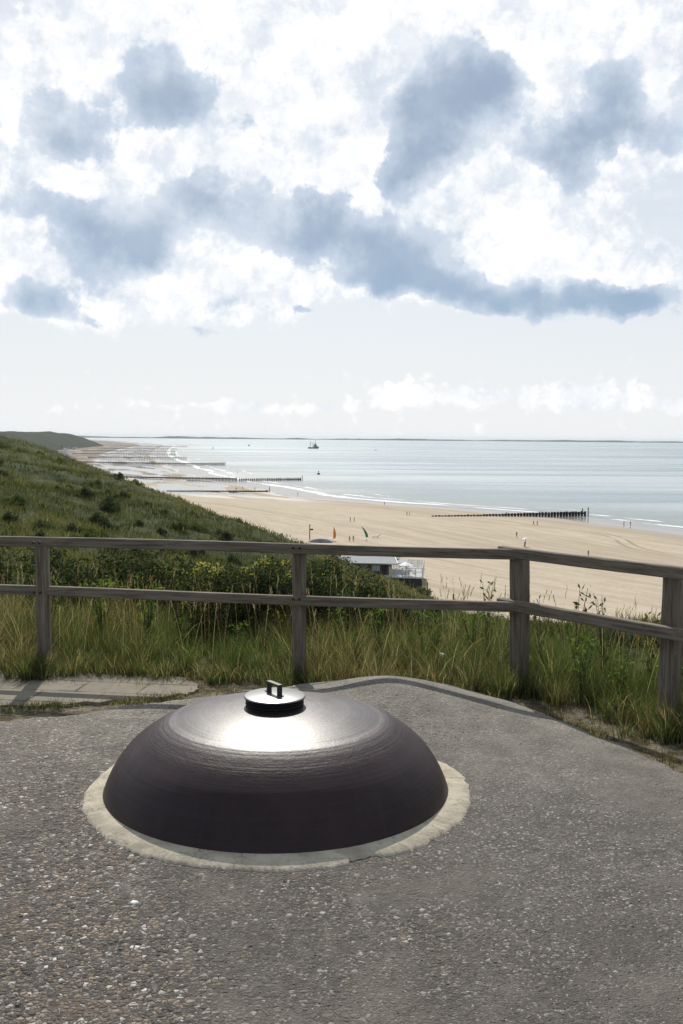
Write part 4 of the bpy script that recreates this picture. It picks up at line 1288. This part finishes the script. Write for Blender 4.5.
groyne(35.5, 393, 101, 410.5, 50, 2, [-28.95, -28.8, -28.3, -27.9], 'long dark pile groyne nearest the camera, ending in two tall posts in the surf', True, 4.4, M_PILE, 2)
groyne(-73, 707, -29, 720, 34, 2, [-28.3, -28.2, -28.0, -27.8], 'grey pile groyne reaching into the water below the trawler', True, 4.6, M_PILE2)
groyne(-165, 706, -74, 709, 90, 1, [-27.4, -27.5, -27.7, -27.8], 'low line of piles across the beach inland of the grey groyne', False, 1.6, M_PILE, 0)
groyne(-95, 541, -41, 560, 70, 1, [-28.3, -28.4, -28.5, -28.6], 'thin low groyne on the beach with one tall end post, above the fence', False, 4.2, M_PILE)
groyne(-172, 1070, -126, 1077, 40, 2, [-27.4, -27.2, -27.0, -26.8], 'distant groyne with an end post in the water, left of the grey one', False, 4.8, M_PILE)
groyne(-290, 1072, -172, 1070, 90, 1, [-26.8, -26.9, -27.1, -27.2], 'thin dark pile line over the beach inland of the distant groyne', False, 1.6, M_PILE, 0)
for k, (xa, xb, y_, lb) in enumerate([(-330, -205, 1300, 'fifth'), (-420, -262, 1560, 'sixth'), (-480, -310, 1850, 'seventh'), (-530, -365, 2200, 'eighth'), (-600, -420, 2700, 'farthest')]):
    groyne(xa, y_, xb, y_ + 15, 60, 1, [-26.6, -26.4, -26.2, -26.0], lb + ' groyne along the coast, a fine dark line in the distance', False, 4.5, M_PILE, 1)

# ------------------------------------------------------------------ people on the beach
SKIN_C, DARKC, BLUEC, REDC, GREYC, HAIR = (0.45, 0.28, 0.20), (0.03, 0.03, 0.04), (0.05, 0.08, 0.16), (0.30, 0.05, 0.04), (0.22, 0.22, 0.22), (0.05, 0.03, 0.02)


def cloth(name, c):
    return simple(name, c, 0.9, 0.1, var=.1)


M_SK = cloth('skin', SKIN_C); M_HR = cloth('hair', HAIR)
CL = {'dark': cloth('dark_cloth', DARKC), 'blue': cloth('blue_cloth', BLUEC), 'red': cloth('red_cloth', REDC), 'grey': cloth('grey_cloth', GREYC), 'white': cloth('white_cloth', (.7, .7, .68))}


def body_mesh(stride, arm, top, legs):
    """a standing or walking figure, 1.75 m, grown from a skeleton with a skin modifier"""
    J = [(0, 0, .93), (0, .01, 1.15), (0, .0, 1.40), (0, .0, 1.50), (0, .015, 1.60), (0, .02, 1.72)]
    Rj = [.135, .125, .145, .055, .085, .07]
    E_ = [(0, 1), (1, 2), (2, 3), (3, 4), (4, 5)]
    def add(p, r, par):
        J.append(p); Rj.append(r); E_.append((par, len(J) - 1)); return len(J) - 1
    for s in (-1, 1):
        a = add((s * .09, 0, .88), .095, 0)
        a = add((s * .10, s * stride * .45 + .03, .50), .065, a)
        a = add((s * .10, s * stride * .9 - .02, .09), .042, a)
        add((s * .11, s * stride * .9 + .13, .04), .035, a)
        a = add((s * .19, 0, 1.40), .055, 2)
        a = add((s * .24, -s * arm * .3 - .02, 1.13), .04, a)
        a = add((s * .23, -s * arm * .7 + .06, .90), .03, a)
        add((s * .22, -s * arm * .8 + .08, .80), .025, a)
    me = bpy.data.meshes.new('person'); me.from_pydata(J, E_, [])
    o = bpy.data.objects.new('person_tmp', me); COL.objects.link(o)
    mo = o.modifiers.new('skin', 'SKIN')
    for v, r_ in zip(me.skin_vertices[0].data, Rj): v.radius = (r_, r_ * .8)
    me.skin_vertices[0].data[0].use_root = True
    o.modifiers.new('sub', 'SUBSURF').levels = 1
    dg = bpy.context.evaluated_depsgraph_get()
    nm = bpy.data.meshes.new_from_object(o.evaluated_get(dg))
    bpy.data.objects.remove(o)
    nm.materials.clear()
    for m in (CL[top], CL[legs], M_SK, M_HR): nm.materials.append(m)
    for p in nm.polygons:
        c = p.center
        p.use_smooth = True
        if c.z > 1.66 or (c.z > 1.55 and c.y < .0): p.material_index = 3
        elif c.z > 1.47 or (abs(c.x) > .16 and c.z < .92 and c.z > .7): p.material_index = 2
        elif c.z > .90 or abs(c.x) > .19: p.material_index = 0
        elif c.z < .06: p.material_index = 3
        else: p.material_index = 1
    return nm


PM = {k: body_mesh(*v) for k, v in {
    'walk_dark': (.22, .2, 'dark', 'dark'), 'walk_blue': (.20, .18, 'blue', 'dark'), 'stand_grey': (.04, .0, 'grey', 'blue'),
    'stand_red': (.05, .05, 'red', 'dark'), 'walk_white': (.22, .2, 'white', 'blue')}.items()}
people = [
    ('walk_dark', 3.2, 358, 1.6, 'person in dark clothes on open sand beyond the green flag, left of a pair'),
    ('walk_blue', 4.6, 358.4, 1.6, 'person in blue on open sand beyond the green flag, right of a pair'),
    ('walk_dark', 26.0, 396, 1.2, 'person in dark clothes at the shore landward of the near groyne, beside one in grey'),
    ('stand_grey', 27.0, 396.3, 1.4, 'person in grey beside a companion at the shore landward of the near groyne'),
    ('stand_red', 19.8, 460, 2.0, 'person standing alone in the shallow surf above the sand bank'),
    ('walk_dark', 69.0, 358, -1.2, 'person in dark clothes just in front of the near groyne, left of a pair'),
    ('walk_blue', 70.4, 358.2, -1.2, 'person in blue walking just in front of the near groyne, right of the pair'),
    ('stand_red', 54.8, 311, .4, 'lone person standing on the dry sand above the corner post'),
    ('walk_white', 103.9, 366.5, 1.0, 'person in a pale top wading at the right of the near groyne'),
    ('walk_dark', 106.5, 367, 1.0, 'person in dark clothes wading right of the near groyne, farthest right'),
    ('stand_grey', 82.5, 414, .6, 'person in grey standing beyond the end half of the near groyne'),
    ('walk_dark', 66.5, 402, 2.6, 'person in dark clothes behind the middle of the near groyne'),
    ('stand_grey', 64.4, 259, .4, 'person on the sand just above the right top rail'),
    ('walk_dark', -60.2, 570, .4, 'person on the wet beach behind the thin low groyne, left one'),
    ('walk_blue', -57.4, 580, .4, 'person on the wet beach behind the thin low groyne, right one'),
    ('stand_red', -50.0, 575, .4, 'person standing apart behind the thin low groyne, near its end post'),
    ('stand_grey', -23.4, 533, .4, 'person at the water edge right of the tall end post of the thin groyne'),
    ('walk_dark', 2.4, 287, 1.4, 'person on the sand between the two beach flags, left one'),
    ('stand_grey', 3.5, 287.5, 2.4, 'person on the sand between the two beach flags, right one'),
    ('walk_dark', -95, 905, 1.4, 'tiny person on the far sand between two distant groynes'),
    ('walk_blue', -88, 840, 1.4, 'tiny person near the water beyond the grey groyne'),
]
for nm_, x, y, rz, lb in people:
    o = link(bpy.data.objects.new('person', PM[nm_]))
    zz = bz(x, y)
    o.location = (x, y, max(zz, -30.25)); o.rotation_euler = (0, 0, rz); o.scale = (1.05, 1.05, 1.05)
    tag(o, lb, 'person', 'people on the beach')

# ------------------------------------------------------------------ flags, masts, parasol on the beach
M_POLE = simple('dark_pole', (0.04, 0.04, 0.045), 0.6)
M_WHITE = simple('white_paint', (0.72, 0.72, 0.70), 0.6, var=.08)
M_GREY = simple('grey_roofing', (0.30, 0.31, 0.32), 0.8, var=.12, scale=1)
M_ORG = simple('orange_cloth', (0.75, 0.28, 0.06), 0.8, var=.1)
M_GRN = simple('green_cloth', (0.03, 0.22, 0.08), 0.8, var=.1)
M_RED = simple('red_awning', (0.42, 0.05, 0.06), 0.8, var=.15)
M_BRN = simple('brown_timber_wall', (0.16, 0.10, 0.06), 0.8, var=.3, scale=2)


def feather(x, y, h, lean, m, label):
    root = empty('beach_flag', (x, y, bz(x, y)))
    tag(root, label, 'beach flag')
    bm = bmesh.new(); pts = [(lean * (s / 8) ** 1.6 * h, 0, h * s / 8) for s in range(9)]
    tube(bm, pts, [.035 - .003 * s for s in range(9)], 6); obj_bm('pole', bm, M_POLE, root)
    bm = bmesh.new(); rows_ = []
    for s in range(9):
        z = h * (.18 + .82 * s / 8); xx = lean * (z / h) ** 1.6 * h
        wd = .62 * math.sin(math.pi * min(1, .18 + .82 * (s / 8)) ** .8) + .12
        rows_.append([bm.verts.new((xx + .03 + wd * q_ / 4, .05 * math.sin(q_ * 1.6 + s * .5), z)) for q_ in range(5)])
    for a, b in zip(rows_, rows_[1:]):
        for k in range(4): bm.faces.new((a[k], a[k + 1], b[k + 1], b[k]))
    o = obj_bm('banner', bm, m, root, smooth=True)
    o.modifiers.new('thick', 'SOLIDIFY').thickness = .02


feather(-2.3, 287, 4.0, .02, M_ORG, 'orange feather flag on the beach beside the grey tent')
feather(7.4, 294, 3.9, -.38, M_GRN, 'green beach flag leaning to the left on a slanted pole')

root = empty('beach_mast', (-9.2, 290, bz(-9.2, 290)))
tag(root, 'dark mast with a small board and a lamp on top, left of the orange flag', 'mast')
bm = bmesh.new(); tube(bm, [(0, 0, -.3), (0, 0, 4.0)], [.16, .11], 8); obj_bm('pole', bm, M_POLE, root)
bm = bmesh.new(); bx(bm, .1, 1.0, -.06, .06, 2.7, 3.15); obj_bm('board', bm, M_POLE, root, bevel=.02)
bm = bmesh.new(); lathe(bm, [(0, 3.9), (.2, 3.95), (.28, 4.15), (.2, 4.35), (0, 4.42)], 12); obj_bm('lamp', bm, M_GREY, root)

root = empty('beach_parasol', (52, 281, bz(52, 281)))
tag(root, 'white beach parasol on a dark pole, seen just above the corner of the top rail', 'parasol')
bm = bmesh.new(); tube(bm, [(0, 0, -.2), (.05, 0, 2.3)], .07, 6); tube(bm, [(-.35, 0, 0), (-.1, 0, 1.4)], .14, 6); obj_bm('pole', bm, M_POLE, root)
bm = bmesh.new(); lathe(bm, [(0, 2.62), (.45, 2.5), (.95, 2.2), (1.0, 2.15), (.93, 2.17), (.4, 2.42), (0, 2.52)], 10); obj_bm('canopy', bm, M_WHITE, root)

M_SUPER_ = simple('tent_flap', (0.22, 0.23, 0.24), 0.9)
root = empty('beach_tent', (-5.8, 283, bz(-5.8, 283)))
tag(root, 'low grey rounded tent on the sand left of the orange flag', 'tent')
bm = bmesh.new()
n_ = 12
prev = None
for k in range(9):
    yv = -1.5 + 3.0 * k / 8; rr1 = 1.0 - .12 * abs(k - 4) / 4
    ring = [bm.verts.new((math.cos(math.pi * q_ / n_) * 3.6 * rr1, yv, math.sin(math.pi * q_ / n_) * 1.25 * rr1)) for q_ in range(n_ + 1)]
    if prev:
        for q_ in range(n_): bm.faces.new((prev[q_], prev[q_ + 1], ring[q_ + 1], ring[q_]))
    else: bm.faces.new(ring)
    prev = ring
bm.faces.new(prev)
obj_bm('canopy', bm, M_GREY, root, smooth=False)
bm = bmesh.new(); bx(bm, -.5, .5, -1.56, -1.50, 0, .9); obj_bm('door', bm, M_SUPER_, root)

root = empty('beach_lounger', (10.2, 300, bz(10.2, 300)))
tag(root, 'dark lounger with a raised back standing alone right of the green flag', 'lounger')
bm = bmesh.new(); bx(bm, -.8, .9, -.35, .35, .32, .42); obj_bm('seat', bm, M_POLE, root, bevel=.02)
bm = bmesh.new(); bx(bm, 0, 1.0, -.35, .35, 0, .09, mtx=Matrix.Translation((.85, 0, .38)) @ Matrix.Rotation(R(-42), 4, 'Y')); obj_bm('backrest', bm, M_POLE, root, bevel=.02)
for sx_ in (-.65, .75):
    for sy_ in (-.3, .3):
        bm = bmesh.new(); bx(bm, sx_ - .04, sx_ + .04, sy_ - .04, sy_ + .04, -.05, .33); obj_bm('leg', bm, M_POLE, root)

for k, (x, y, lb) in enumerate([(16.9, 194, 'short wooden stake in the sand right of the pavilion'), (20.8, 183, 'shorter wooden stake in the sand, right of the first stake')]):
    bm = bmesh.new(); tube(bm, [(0, 0, -.4), (.02, 0, 1.0), (.05, 0, 1.5 - .5 * k)], [.17, .15, .12], 8)
    o = obj_bm('stake', bm, M_BRN); o.location = (x, y, max(bz(x, y), float(ground(x, y)))); tag(o, lb, 'stake', 'stakes on the sand')

# ------------------------------------------------------------------ beach pavilion
t = mat('screen_glass', 0.05, 0.5)
col(t, (0.70, 0.74, 0.75)); t.set(t.b, 'Alpha', 0.35)
M_GLASS = t.m_
pav = empty('beach_pavilion', (8.5, 205, -28.1), R(-6))
tag(pav, 'beach pavilion with a grey roof, brown wall and white railed terrace on stilts', 'pavilion')
bm = bmesh.new(); bx(bm, -8.5, 8.6, -6.5, 8, 1.75, 2.05); obj_bm('deck', bm, M_WHITE, pav, bevel=.03)
for x in np.linspace(-7.8, 8.1, 7):
    for y in (-5.9, -1, 4, 7.4):
        bm = bmesh.new(); bx(bm, x - .16, x + .16, y - .16, y + .16, -1.2, 1.748); obj_bm('stilt', bm, M_POLE, pav)
bm = bmesh.new(); bx(bm, 2.2, 8.3, -6.1, -5.95, .15, 1.745); bx(bm, 8.2, 8.35, -5.9, 7.5, .15, 1.745); obj_bm('skirting', bm, M_POLE, pav)
bm = bmesh.new(); bx(bm, -8.0, 1.6, -4.6, 6.0, 2.052, 4.3); obj_bm('wall', bm, M_BRN, pav)
for x in (-6.6, -4.2, -1.8):
    f_ = obj_bm('window', (lambda b_: (bx(b_, x, x + 1.6, -4.66, -4.603, 2.8, 4.0), b_)[1])(bmesh.new()), M_WHITE, pav)
    obj_bm('pane', (lambda b_: (bx(b_, x + .1, x + 1.5, -4.70, -4.663, 2.9, 3.9), b_)[1])(bmesh.new()), M_GLASS, f_)
obj_bm('door', (lambda b_: (bx(b_, .2, 1.2, -4.66, -4.603, 2.053, 4.0), b_)[1])(bmesh.new()), M_POLE, pav)
bm = bmesh.new()
def roof_quad(b_, pts, th):
    v0 = [b_.verts.new(p) for p in pts]; v1 = [b_.verts.new((p[0], p[1], p[2] - th)) for p in pts]
    b_.faces.new(v0); b_.faces.new(v1[::-1])
    for k in range(4): b_.faces.new((v0[k], v0[(k + 1) % 4], v1[(k + 1) % 4], v1[k]))
roof_quad(bm, [(-9.0, -5.4, 4.45), (3.4, -5.4, 4.45), (2.0, .9, 6.1), (-9.0, .9, 6.1)], .18)
roof_quad(bm, [(-9.0, .904, 6.1), (2.0, .904, 6.1), (3.4, 7.0, 4.45), (-9.0, 7.0, 4.45)], .18)
rf = obj_bm('roof', bm, M_GREY, pav)
bm = bmesh.new()
for p_, q_ in (((3.45, -5.45, 4.5), (2.05, .9, 6.2)), ((2.05, .9, 6.2), (3.45, 7.05, 4.5)), ((-9, -5.45, 4.45), (3.45, -5.45, 4.45))):
    tube(bm, [p_, q_], .16, 6)
obj_bm('fascia', bm, M_WHITE, rf)
# flat grey roof over the terrace bar, and the glazed corner
bm = bmesh.new(); bx(bm, 1.7, 5.2, -2.4, 5.6, 4.05, 4.22); obj_bm('terrace_roof', bm, M_GREY, pav)
for x, y in ((2.1, -2.2), (5.0, -2.2), (5.0, 1.6), (5.0, 5.4)):
    bm = bmesh.new(); bx(bm, x - .07, x + .07, y - .07, y + .07, 2.053, 4.045); obj_bm('post', bm, M_WHITE, pav)
for (xa, ya, xb, yb) in ((1.9, -6.3, 8.4, -6.3), (8.4, -6.3, 8.4, 7.8), (8.4, 7.8, 1.9, 7.8)):
    L = math.hypot(xb - xa, yb - ya); n_ = int(L / 1.3); ux, uy = (xb - xa) / L, (yb - ya) / L
    rl = empty('railing', (xa, ya, 2.05), math.atan2(uy, ux)); rl.parent = pav
    for k in range(n_ + 1):
        s = L * k / n_
        bm = bmesh.new(); bx(bm, s - .09, s + .09, -.09, .09, 0.003, 1.78); obj_bm('railing_post', bm, M_WHITE, rl)
    bm = bmesh.new(); bx(bm, 0, L, -.03, .03, .05, .14); bx(bm, 0, L, -.03, .03, .92, 1.02); bx(bm, 0, L, -.03, .03, 1.66, 1.74); obj_bm('handrail', bm, M_WHITE, rl)
    bm = bmesh.new(); bx(bm, .1, L - .1, -.012, .012, .16, 1.64); obj_bm('screen', bm, M_GLASS, rl)


def parasol(x, y, z, r, m, label):
    root = empty('terrace_parasol', (x, y, z)); tag(root, label, 'parasol')
    bm = bmesh.new(); tube(bm, [(0, 0, 0), (0, 0, 2.4)], .05, 6); obj_bm('pole', bm, M_POLE, root)
    bm = bmesh.new(); lathe(bm, [(0, 2.75), (r * .5, 2.5), (r, 2.15), (r, 2.08), (r * .5, 2.42), (0, 2.6)], 8); obj_bm('canopy', bm, m, root)


def table(x, y, z, label):
    root = empty('terrace_table', (x, y, z)); tag(root, label, 'table', 'tables on the pavilion terrace')
    bm = bmesh.new(); lathe(bm, [(0, .76), (.5, .76), (.52, .73), (.5, .71), (0, .71)], 14); obj_bm('tabletop', bm, M_WHITE, root)
    bm = bmesh.new(); tube(bm, [(0, 0, 0.03), (0, 0, .71)], .05, 6); obj_bm('column', bm, M_POLE, root)
    bm = bmesh.new(); lathe(bm, [(0, .03), (.28, .03), (.3, 0.0), (0, 0.0)], 10); obj_bm('foot', bm, M_POLE, root)


zt = -28.1 + 2.052
parasol(13.0, 199.6, zt, 1.5, M_WHITE, 'white parasol open on the pavilion terrace')
table(13.0, 200.9, zt, 'white round table behind the white parasol on the terrace')
table(15.0, 203.2, zt, 'white round table near the outer railing of the terrace')
table(14.6, 207.6, zt, 'white round table at the far side of the terrace')

root = empty('red_awning', (2.4, 222, -28.6))
tag(root, 'red canvas awning on posts behind the roof of the pavilion', 'awning')
bm = bmesh.new(); roof_quad(bm, [(-1.9, -1.5, 3.9), (1.9, -1.5, 3.9), (1.9, 1.5, 4.9), (-1.9, 1.5, 4.9)], .08); obj_bm('canvas', bm, M_RED, root)
for x, y, h in ((-1.8, -1.4, 3.8), (1.8, -1.4, 3.8), (-1.8, 1.4, 4.75), (1.8, 1.4, 4.75)):
    bm = bmesh.new(); bx(bm, x - .06, x + .06, y - .06, y + .06, -.3, h); obj_bm('post', bm, M_WHITE, root)

# ------------------------------------------------------------------ boats and buoys
M_HULL = simple('hull_paint', (0.05, 0.06, 0.08), 0.5, var=.2, scale=.3)
M_SUPER = simple('ship_grey', (0.16, 0.17, 0.19), 0.6, var=.2, scale=.3)


def trawler(x, y, sc, rz, label):
    root = empty('fishing_trawler', (x, y, -30), rz); root.scale = (sc,) * 3
    tag(root, label, 'boat')
    bm = bmesh.new(); rws = []
    for k in range(13):
        s = k / 12; xx = -13 + 26 * s
        wd = 3.6 * (1 - max(0, s - .6) ** 2 * 6.0) * (0.85 + .15 * min(1, s * 6)); wd = max(wd, .12)
        zt_ = 2.6 + 2.2 * max(0, s - .55) ** 1.5 * 3 + .5 * max(0, .2 - s)
        rws.append([bm.verts.new(p) for p in ((xx, -wd, zt_), (xx, -wd * .85, .4), (xx, 0, -1.2), (xx, wd * .85, .4), (xx, wd, zt_))])
    for a, b in zip(rws, rws[1:]):
        for k in range(4): bm.faces.new((a[k], a[k + 1], b[k + 1], b[k]))
        bm.faces.new((a[0], b[0], b[4], a[4]))
    bm.faces.new(rws[0]); bm.faces.new(rws[-1])
    obj_bm('hull', bm, M_HULL, root)
    bm = bmesh.new(); bx(bm, 1, 8, -2.6, 2.6, 3.02, 6.5); obj_bm('deckhouse', bm, M_SUPER, root, bevel=.1)
    bm = bmesh.new(); bx(bm, 2.6, 6.5, -2.2, 2.2, 6.502, 9.4); w_ = obj_bm('wheelhouse', bm, M_SUPER, root, bevel=.1)
    bm = bmesh.new(); bx(bm, 6.503, 6.56, -1.9, 1.9, 7.7, 8.8); obj_bm('windows', bm, M_GLASS, w_)
    bm = bmesh.new(); tube(bm, [(5, 0, 9.38), (5, 0, 16.5)], .38, 6); tube(bm, [(5, -2, 13), (5, 2, 13)], .2, 6); obj_bm('mast', bm, M_HULL, root)
    bm = bmesh.new(); tube(bm, [(-7, 0, 2.6), (-7, 0, 14)], .42, 6); tube(bm, [(-11, 0, 2.6), (-7, 0, 12)], .25, 6); obj_bm('gallows', bm, M_HULL, root)
    root.scale = (sc * 1.0, sc, sc * 1.25)
    for s in (-1, 1):
        bm = bmesh.new(); tube(bm, [(-1, s * 1.5, 3), (-2, s * 7, 12.5)], .30, 6); obj_bm('outrigger', bm, M_HULL, root)
    return root


trawler(-76.5, 2684, 1.12, R(18), 'grey fishing trawler with masts out on the bright water')
def small_boat(x, y, sc, label):
    root = empty('small_boat', (x, y, -30), R(70)); root.scale = (sc,) * 3
    tag(root, label, 'boat')
    bm = bmesh.new(); rws = []
    for k in range(7):
        s = k / 6; xx = -3 + 6 * s; wd = max(1.1 * (1 - max(0, s - .5) ** 2 * 3.9), .05)
        rws.append([bm.verts.new(p) for p in ((xx, -wd, 1.0 + s * .4), (xx, -wd * .7, 0), (xx, wd * .7, 0), (xx, wd, 1.0 + s * .4))])
    for a, b in zip(rws, rws[1:]):
        for k in range(4): bm.faces.new((a[k], a[(k + 1) % 4], b[(k + 1) % 4], b[k]))
    bm.faces.new(rws[0]); bm.faces.new(rws[-1])
    obj_bm('hull', bm, M_HULL, root)
    bm = bmesh.new(); bx(bm, -1.4, .6, -.7, .7, 1.1, 2.6); obj_bm('cabin', bm, M_SUPER, root, bevel=.05)
    bm = bmesh.new(); tube(bm, [(-.3, 0, 2.58), (-.3, 0, 5)], .1, 6); obj_bm('mast', bm, M_HULL, root)


small_boat(-301, 3243, 1.6, 'small dark boat left of the trawler near the far shore')
small_boat(81.6, 2408, .9, 'tiny dark boat on the water right of the trawler')
def buoy(x, y, sc, label):
    root = empty('buoy', (x, y, -30)); root.scale = (sc,) * 3; tag(root, label, 'buoy')
    bm = bmesh.new(); lathe(bm, [(0, -.5), (1.0, -.3), (1.25, .5), (1.0, 1.0), (.35, 1.3), (0, 1.35)], 14); obj_bm('float', bm, M_HULL, root, smooth=True)
    bm = bmesh.new(); tube(bm, [(0, 0, 1.2), (0, 0, 2.3)], .22, 6); lathe(bm, [(0, 2.2), (.42, 2.45), (.42, 2.75), (0, 2.95)], 8); obj_bm('topmark', bm, M_HULL, root)


buoy(-19.6, 842, 1.1, 'round dark buoy on the water right of the grey groyne')
buoy(-324.5, 2520, 1.6, 'tiny dark buoy off the beach left of the small boat')

# ------------------------------------------------------------------ far coast: huts on the beach, a tower on the dunes
hut = empty('beach_hut')
bm = bmesh.new(); bx(bm, -1.2, 1.2, -1.2, 1.2, 0, 2.2); obj_bm('wall', bm, M_WHITE, hut)
bm = bmesh.new()
v = [bm.verts.new(p) for p in ((-1.4, -1.4, 2.15), (1.4, -1.4, 2.15), (0, -1.4, 3.1), (-1.4, 1.4, 2.15), (1.4, 1.4, 2.15), (0, 1.4, 3.1))]
for f in ((0, 1, 2), (3, 5, 4), (0, 2, 5, 3), (1, 4, 5, 2), (0, 3, 4, 1)): bm.faces.new([v[i] for i in f])
obj_bm('roof', bm, M_GREY, hut)
for k in range(26):
    y = 1250 + 34 * k; x = float(np.interp(y, FOOT[:, 0], FOOT[:, 1])) + 8 + rr_.uniform(-3, 7)
    o = hut if k == 0 else copy_tree(hut)
    o.location = (x, y, bz(x, y)); o.rotation_euler = (0, 0, R(110)); o.scale = (1.25, 1.25, 1.25)
    tag(o, 'pale beach hut below the distant dunes, ' + ORD[k] + ' from the near end', 'beach hut', 'beach huts at the foot of the distant dunes')
tw = empty('beacon_tower', (-535, 2000, float(ground(-535, 2000)) - .5))
tag(tw, 'small dark beacon tower on the skyline of the far dunes', 'tower')
bm = bmesh.new(); lathe(bm, [(0, -1), (2.4, -1), (1.9, 7), (0, 7)], 10); obj_bm('tower', bm, M_HULL, tw)
bm = bmesh.new(); lathe(bm, [(0, 7), (2.5, 7.05), (2.5, 7.6), (1.2, 7.8), (1.0, 9.2), (0, 9.8)], 10); obj_bm('lantern', bm, M_SUPER, tw)
tr = empty('lone_tree', (-560, 2000, float(ground(-560, 2000)) - .3))
tag(tr, 'small lone tree on the skyline of the far dunes left of the tower', 'tree')
bm = bmesh.new(); tube(bm, [(0, 0, -1), (.3, 0, 3.5)], [.4, .2], 6); obj_bm('trunk', bm, M_TWIG, tr)
f_, _c = lumpy(6, 1.5, 1.5, 3.5, 1.1)
V, F, C = leaf_cloud(500, f_, .28, DARKL); V[:, 2] += 2.2; mesh_np('crown', V, F, M_LEAF, tr, cols=C)

# ------------------------------------------------------------------ small things near the fence
bm = bmesh.new()
bmesh.ops.create_icosphere(bm, subdivisions=3, radius=.022)
for v_ in bm.verts:
    v_.co *= 1 + .18 * math.sin(v_.co.x * 140 + 1) * math.cos(v_.co.y * 120 + v_.co.z * 90); v_.co.z *= .6
o = obj_bm('crumpled_paper', bm, M_WHITE); o.location = (.72, 6.98, .12); o.rotation_euler = (.3, .2, .5)
tag(o, 'crumpled white scrap of paper caught in the grass left of the corner post', 'paper scrap')

# loose gravel and pebbles proud of the old concrete
ico = bmesh.new(); bmesh.ops.create_icosphere(ico, subdivisions=2, radius=1.0)
iv = np.array([v_.co[:] for v_ in ico.verts]); ifc = np.array([[v_.index for v_ in f.verts] for f in ico.faces]); ico.free()
n = 5200
gx = rng.uniform(-3.2, 3.4, n); gy = rng.uniform(1.2, 6.6, n) ** 1.0
keep = rng.random(n) < np.clip(.95 - .28 * (gx + .6) - .10 * np.maximum(gy - 3.2, 0), .10, 1)
keep &= np.hypot(gx - CX, gy - CY) > .91
gx, gy = gx[keep], gy[keep]
gz = roof_z(gx, gy)
ok = gz > -.02
gx, gy, gz = gx[ok], gy[ok], gz[ok]; n = len(gx)
sz = 0.0026 + 0.0050 * rng.power(.4, n)[::-1] ** 1.0 * rng.random(n) ** 1.5
a = rng.uniform(0, 6.28, n)
S = np.stack([sz * rng.uniform(.9, 1.5, n), sz * rng.uniform(.7, 1.1, n), sz * rng.uniform(.35, .6, n)], 1)
Vn = iv[None] * S[:, None] * (1 + .12 * rng.normal(0, 1, (n, len(iv), 1)))
ca, sa = np.cos(a)[:, None], np.sin(a)[:, None]
Vx = Vn[:, :, 0] * ca - Vn[:, :, 1] * sa + gx[:, None]; Vy = Vn[:, :, 0] * sa + Vn[:, :, 1] * ca + gy[:, None]
Vz = Vn[:, :, 2] + gz[:, None] + .001
V = np.stack([Vx, Vy, Vz], -1).reshape(-1, 3)
F = (ifc[None] + (np.arange(n) * len(iv))[:, None, None]).reshape(-1, 3)
pal = np.array([(.13, .12, .11), (.18, .16, .14), (.24, .21, .18), (.09, .085, .08), (.28, .21, .15), (.40, .38, .35), (.62, .60, .56)])
pc = pal[rng.choice(7, n, p=[.2, .25, .2, .12, .08, .1, .05])]
t = mat('pebble', 0.75, 0.3)
col(t, t.mix(t.noise(t.pos, 300, 3, .6), t.new('ShaderNodeVertexColor', layer_name='Col').outputs[0], t.mix(1.0, t.new('ShaderNodeVertexColor', layer_name='Col').outputs[0], (.7, .7, .7), 'MULTIPLY')))
tag(mesh_np('gravel', V, F, t.m_, smooth=True, cols=np.repeat(pc, len(iv), 0)), 'small pebbles scattered over the concrete roof', 'gravel', kind='stuff')
fallen = []
for k, (x, y, c_, s_, lb) in enumerate([(-.72, 3.42, (.74, .73, .70), .013, 'largest white pebble on the concrete, left of centre in front of the dome')]):
    bm = bmesh.new(); bmesh.ops.create_icosphere(bm, subdivisions=3, radius=1)
    for v_ in bm.verts: v_.co = Vector((v_.co.x * s_ * 1.2, v_.co.y * s_, v_.co.z * s_ * .5)) * (1 + .1 * math.sin(v_.co.x * 4 + v_.co.y * 5))
    o = obj_bm('white_pebble', bm, simple('white_pebble', c_, .7, var=.08), smooth=True); o.location = (x, y, .003); tag(o, lb, 'pebble')

# ------------------------------------------------------------------ the sea air
HZ = 'haze'
bm = bmesh.new(); bx(bm, -50000, 66000, -9800, 60000, -36, 26)
me = bpy.data.meshes.new(HZ); bm.to_mesh(me); bm.free()
hz = link(bpy.data.objects.new(HZ, me)); tag(hz, 'thin pale sea haze over the whole coast', 'haze', kind='stuff')
hm = bpy.data.materials.new('haze_air'); hm.use_nodes = True
hn = NT(hm.node_tree); hn.n.remove(hn.n['Principled BSDF'])
pv = hn.new('ShaderNodeVolumePrincipled', {'Color': (0.86, 0.93, 1.0, 1), 'Density': 0.000035, 'Anisotropy': 0.3})
hn.l.new(pv.outputs[0], hn.n['Material Output'].inputs['Volume'])
me.materials.append(hm)
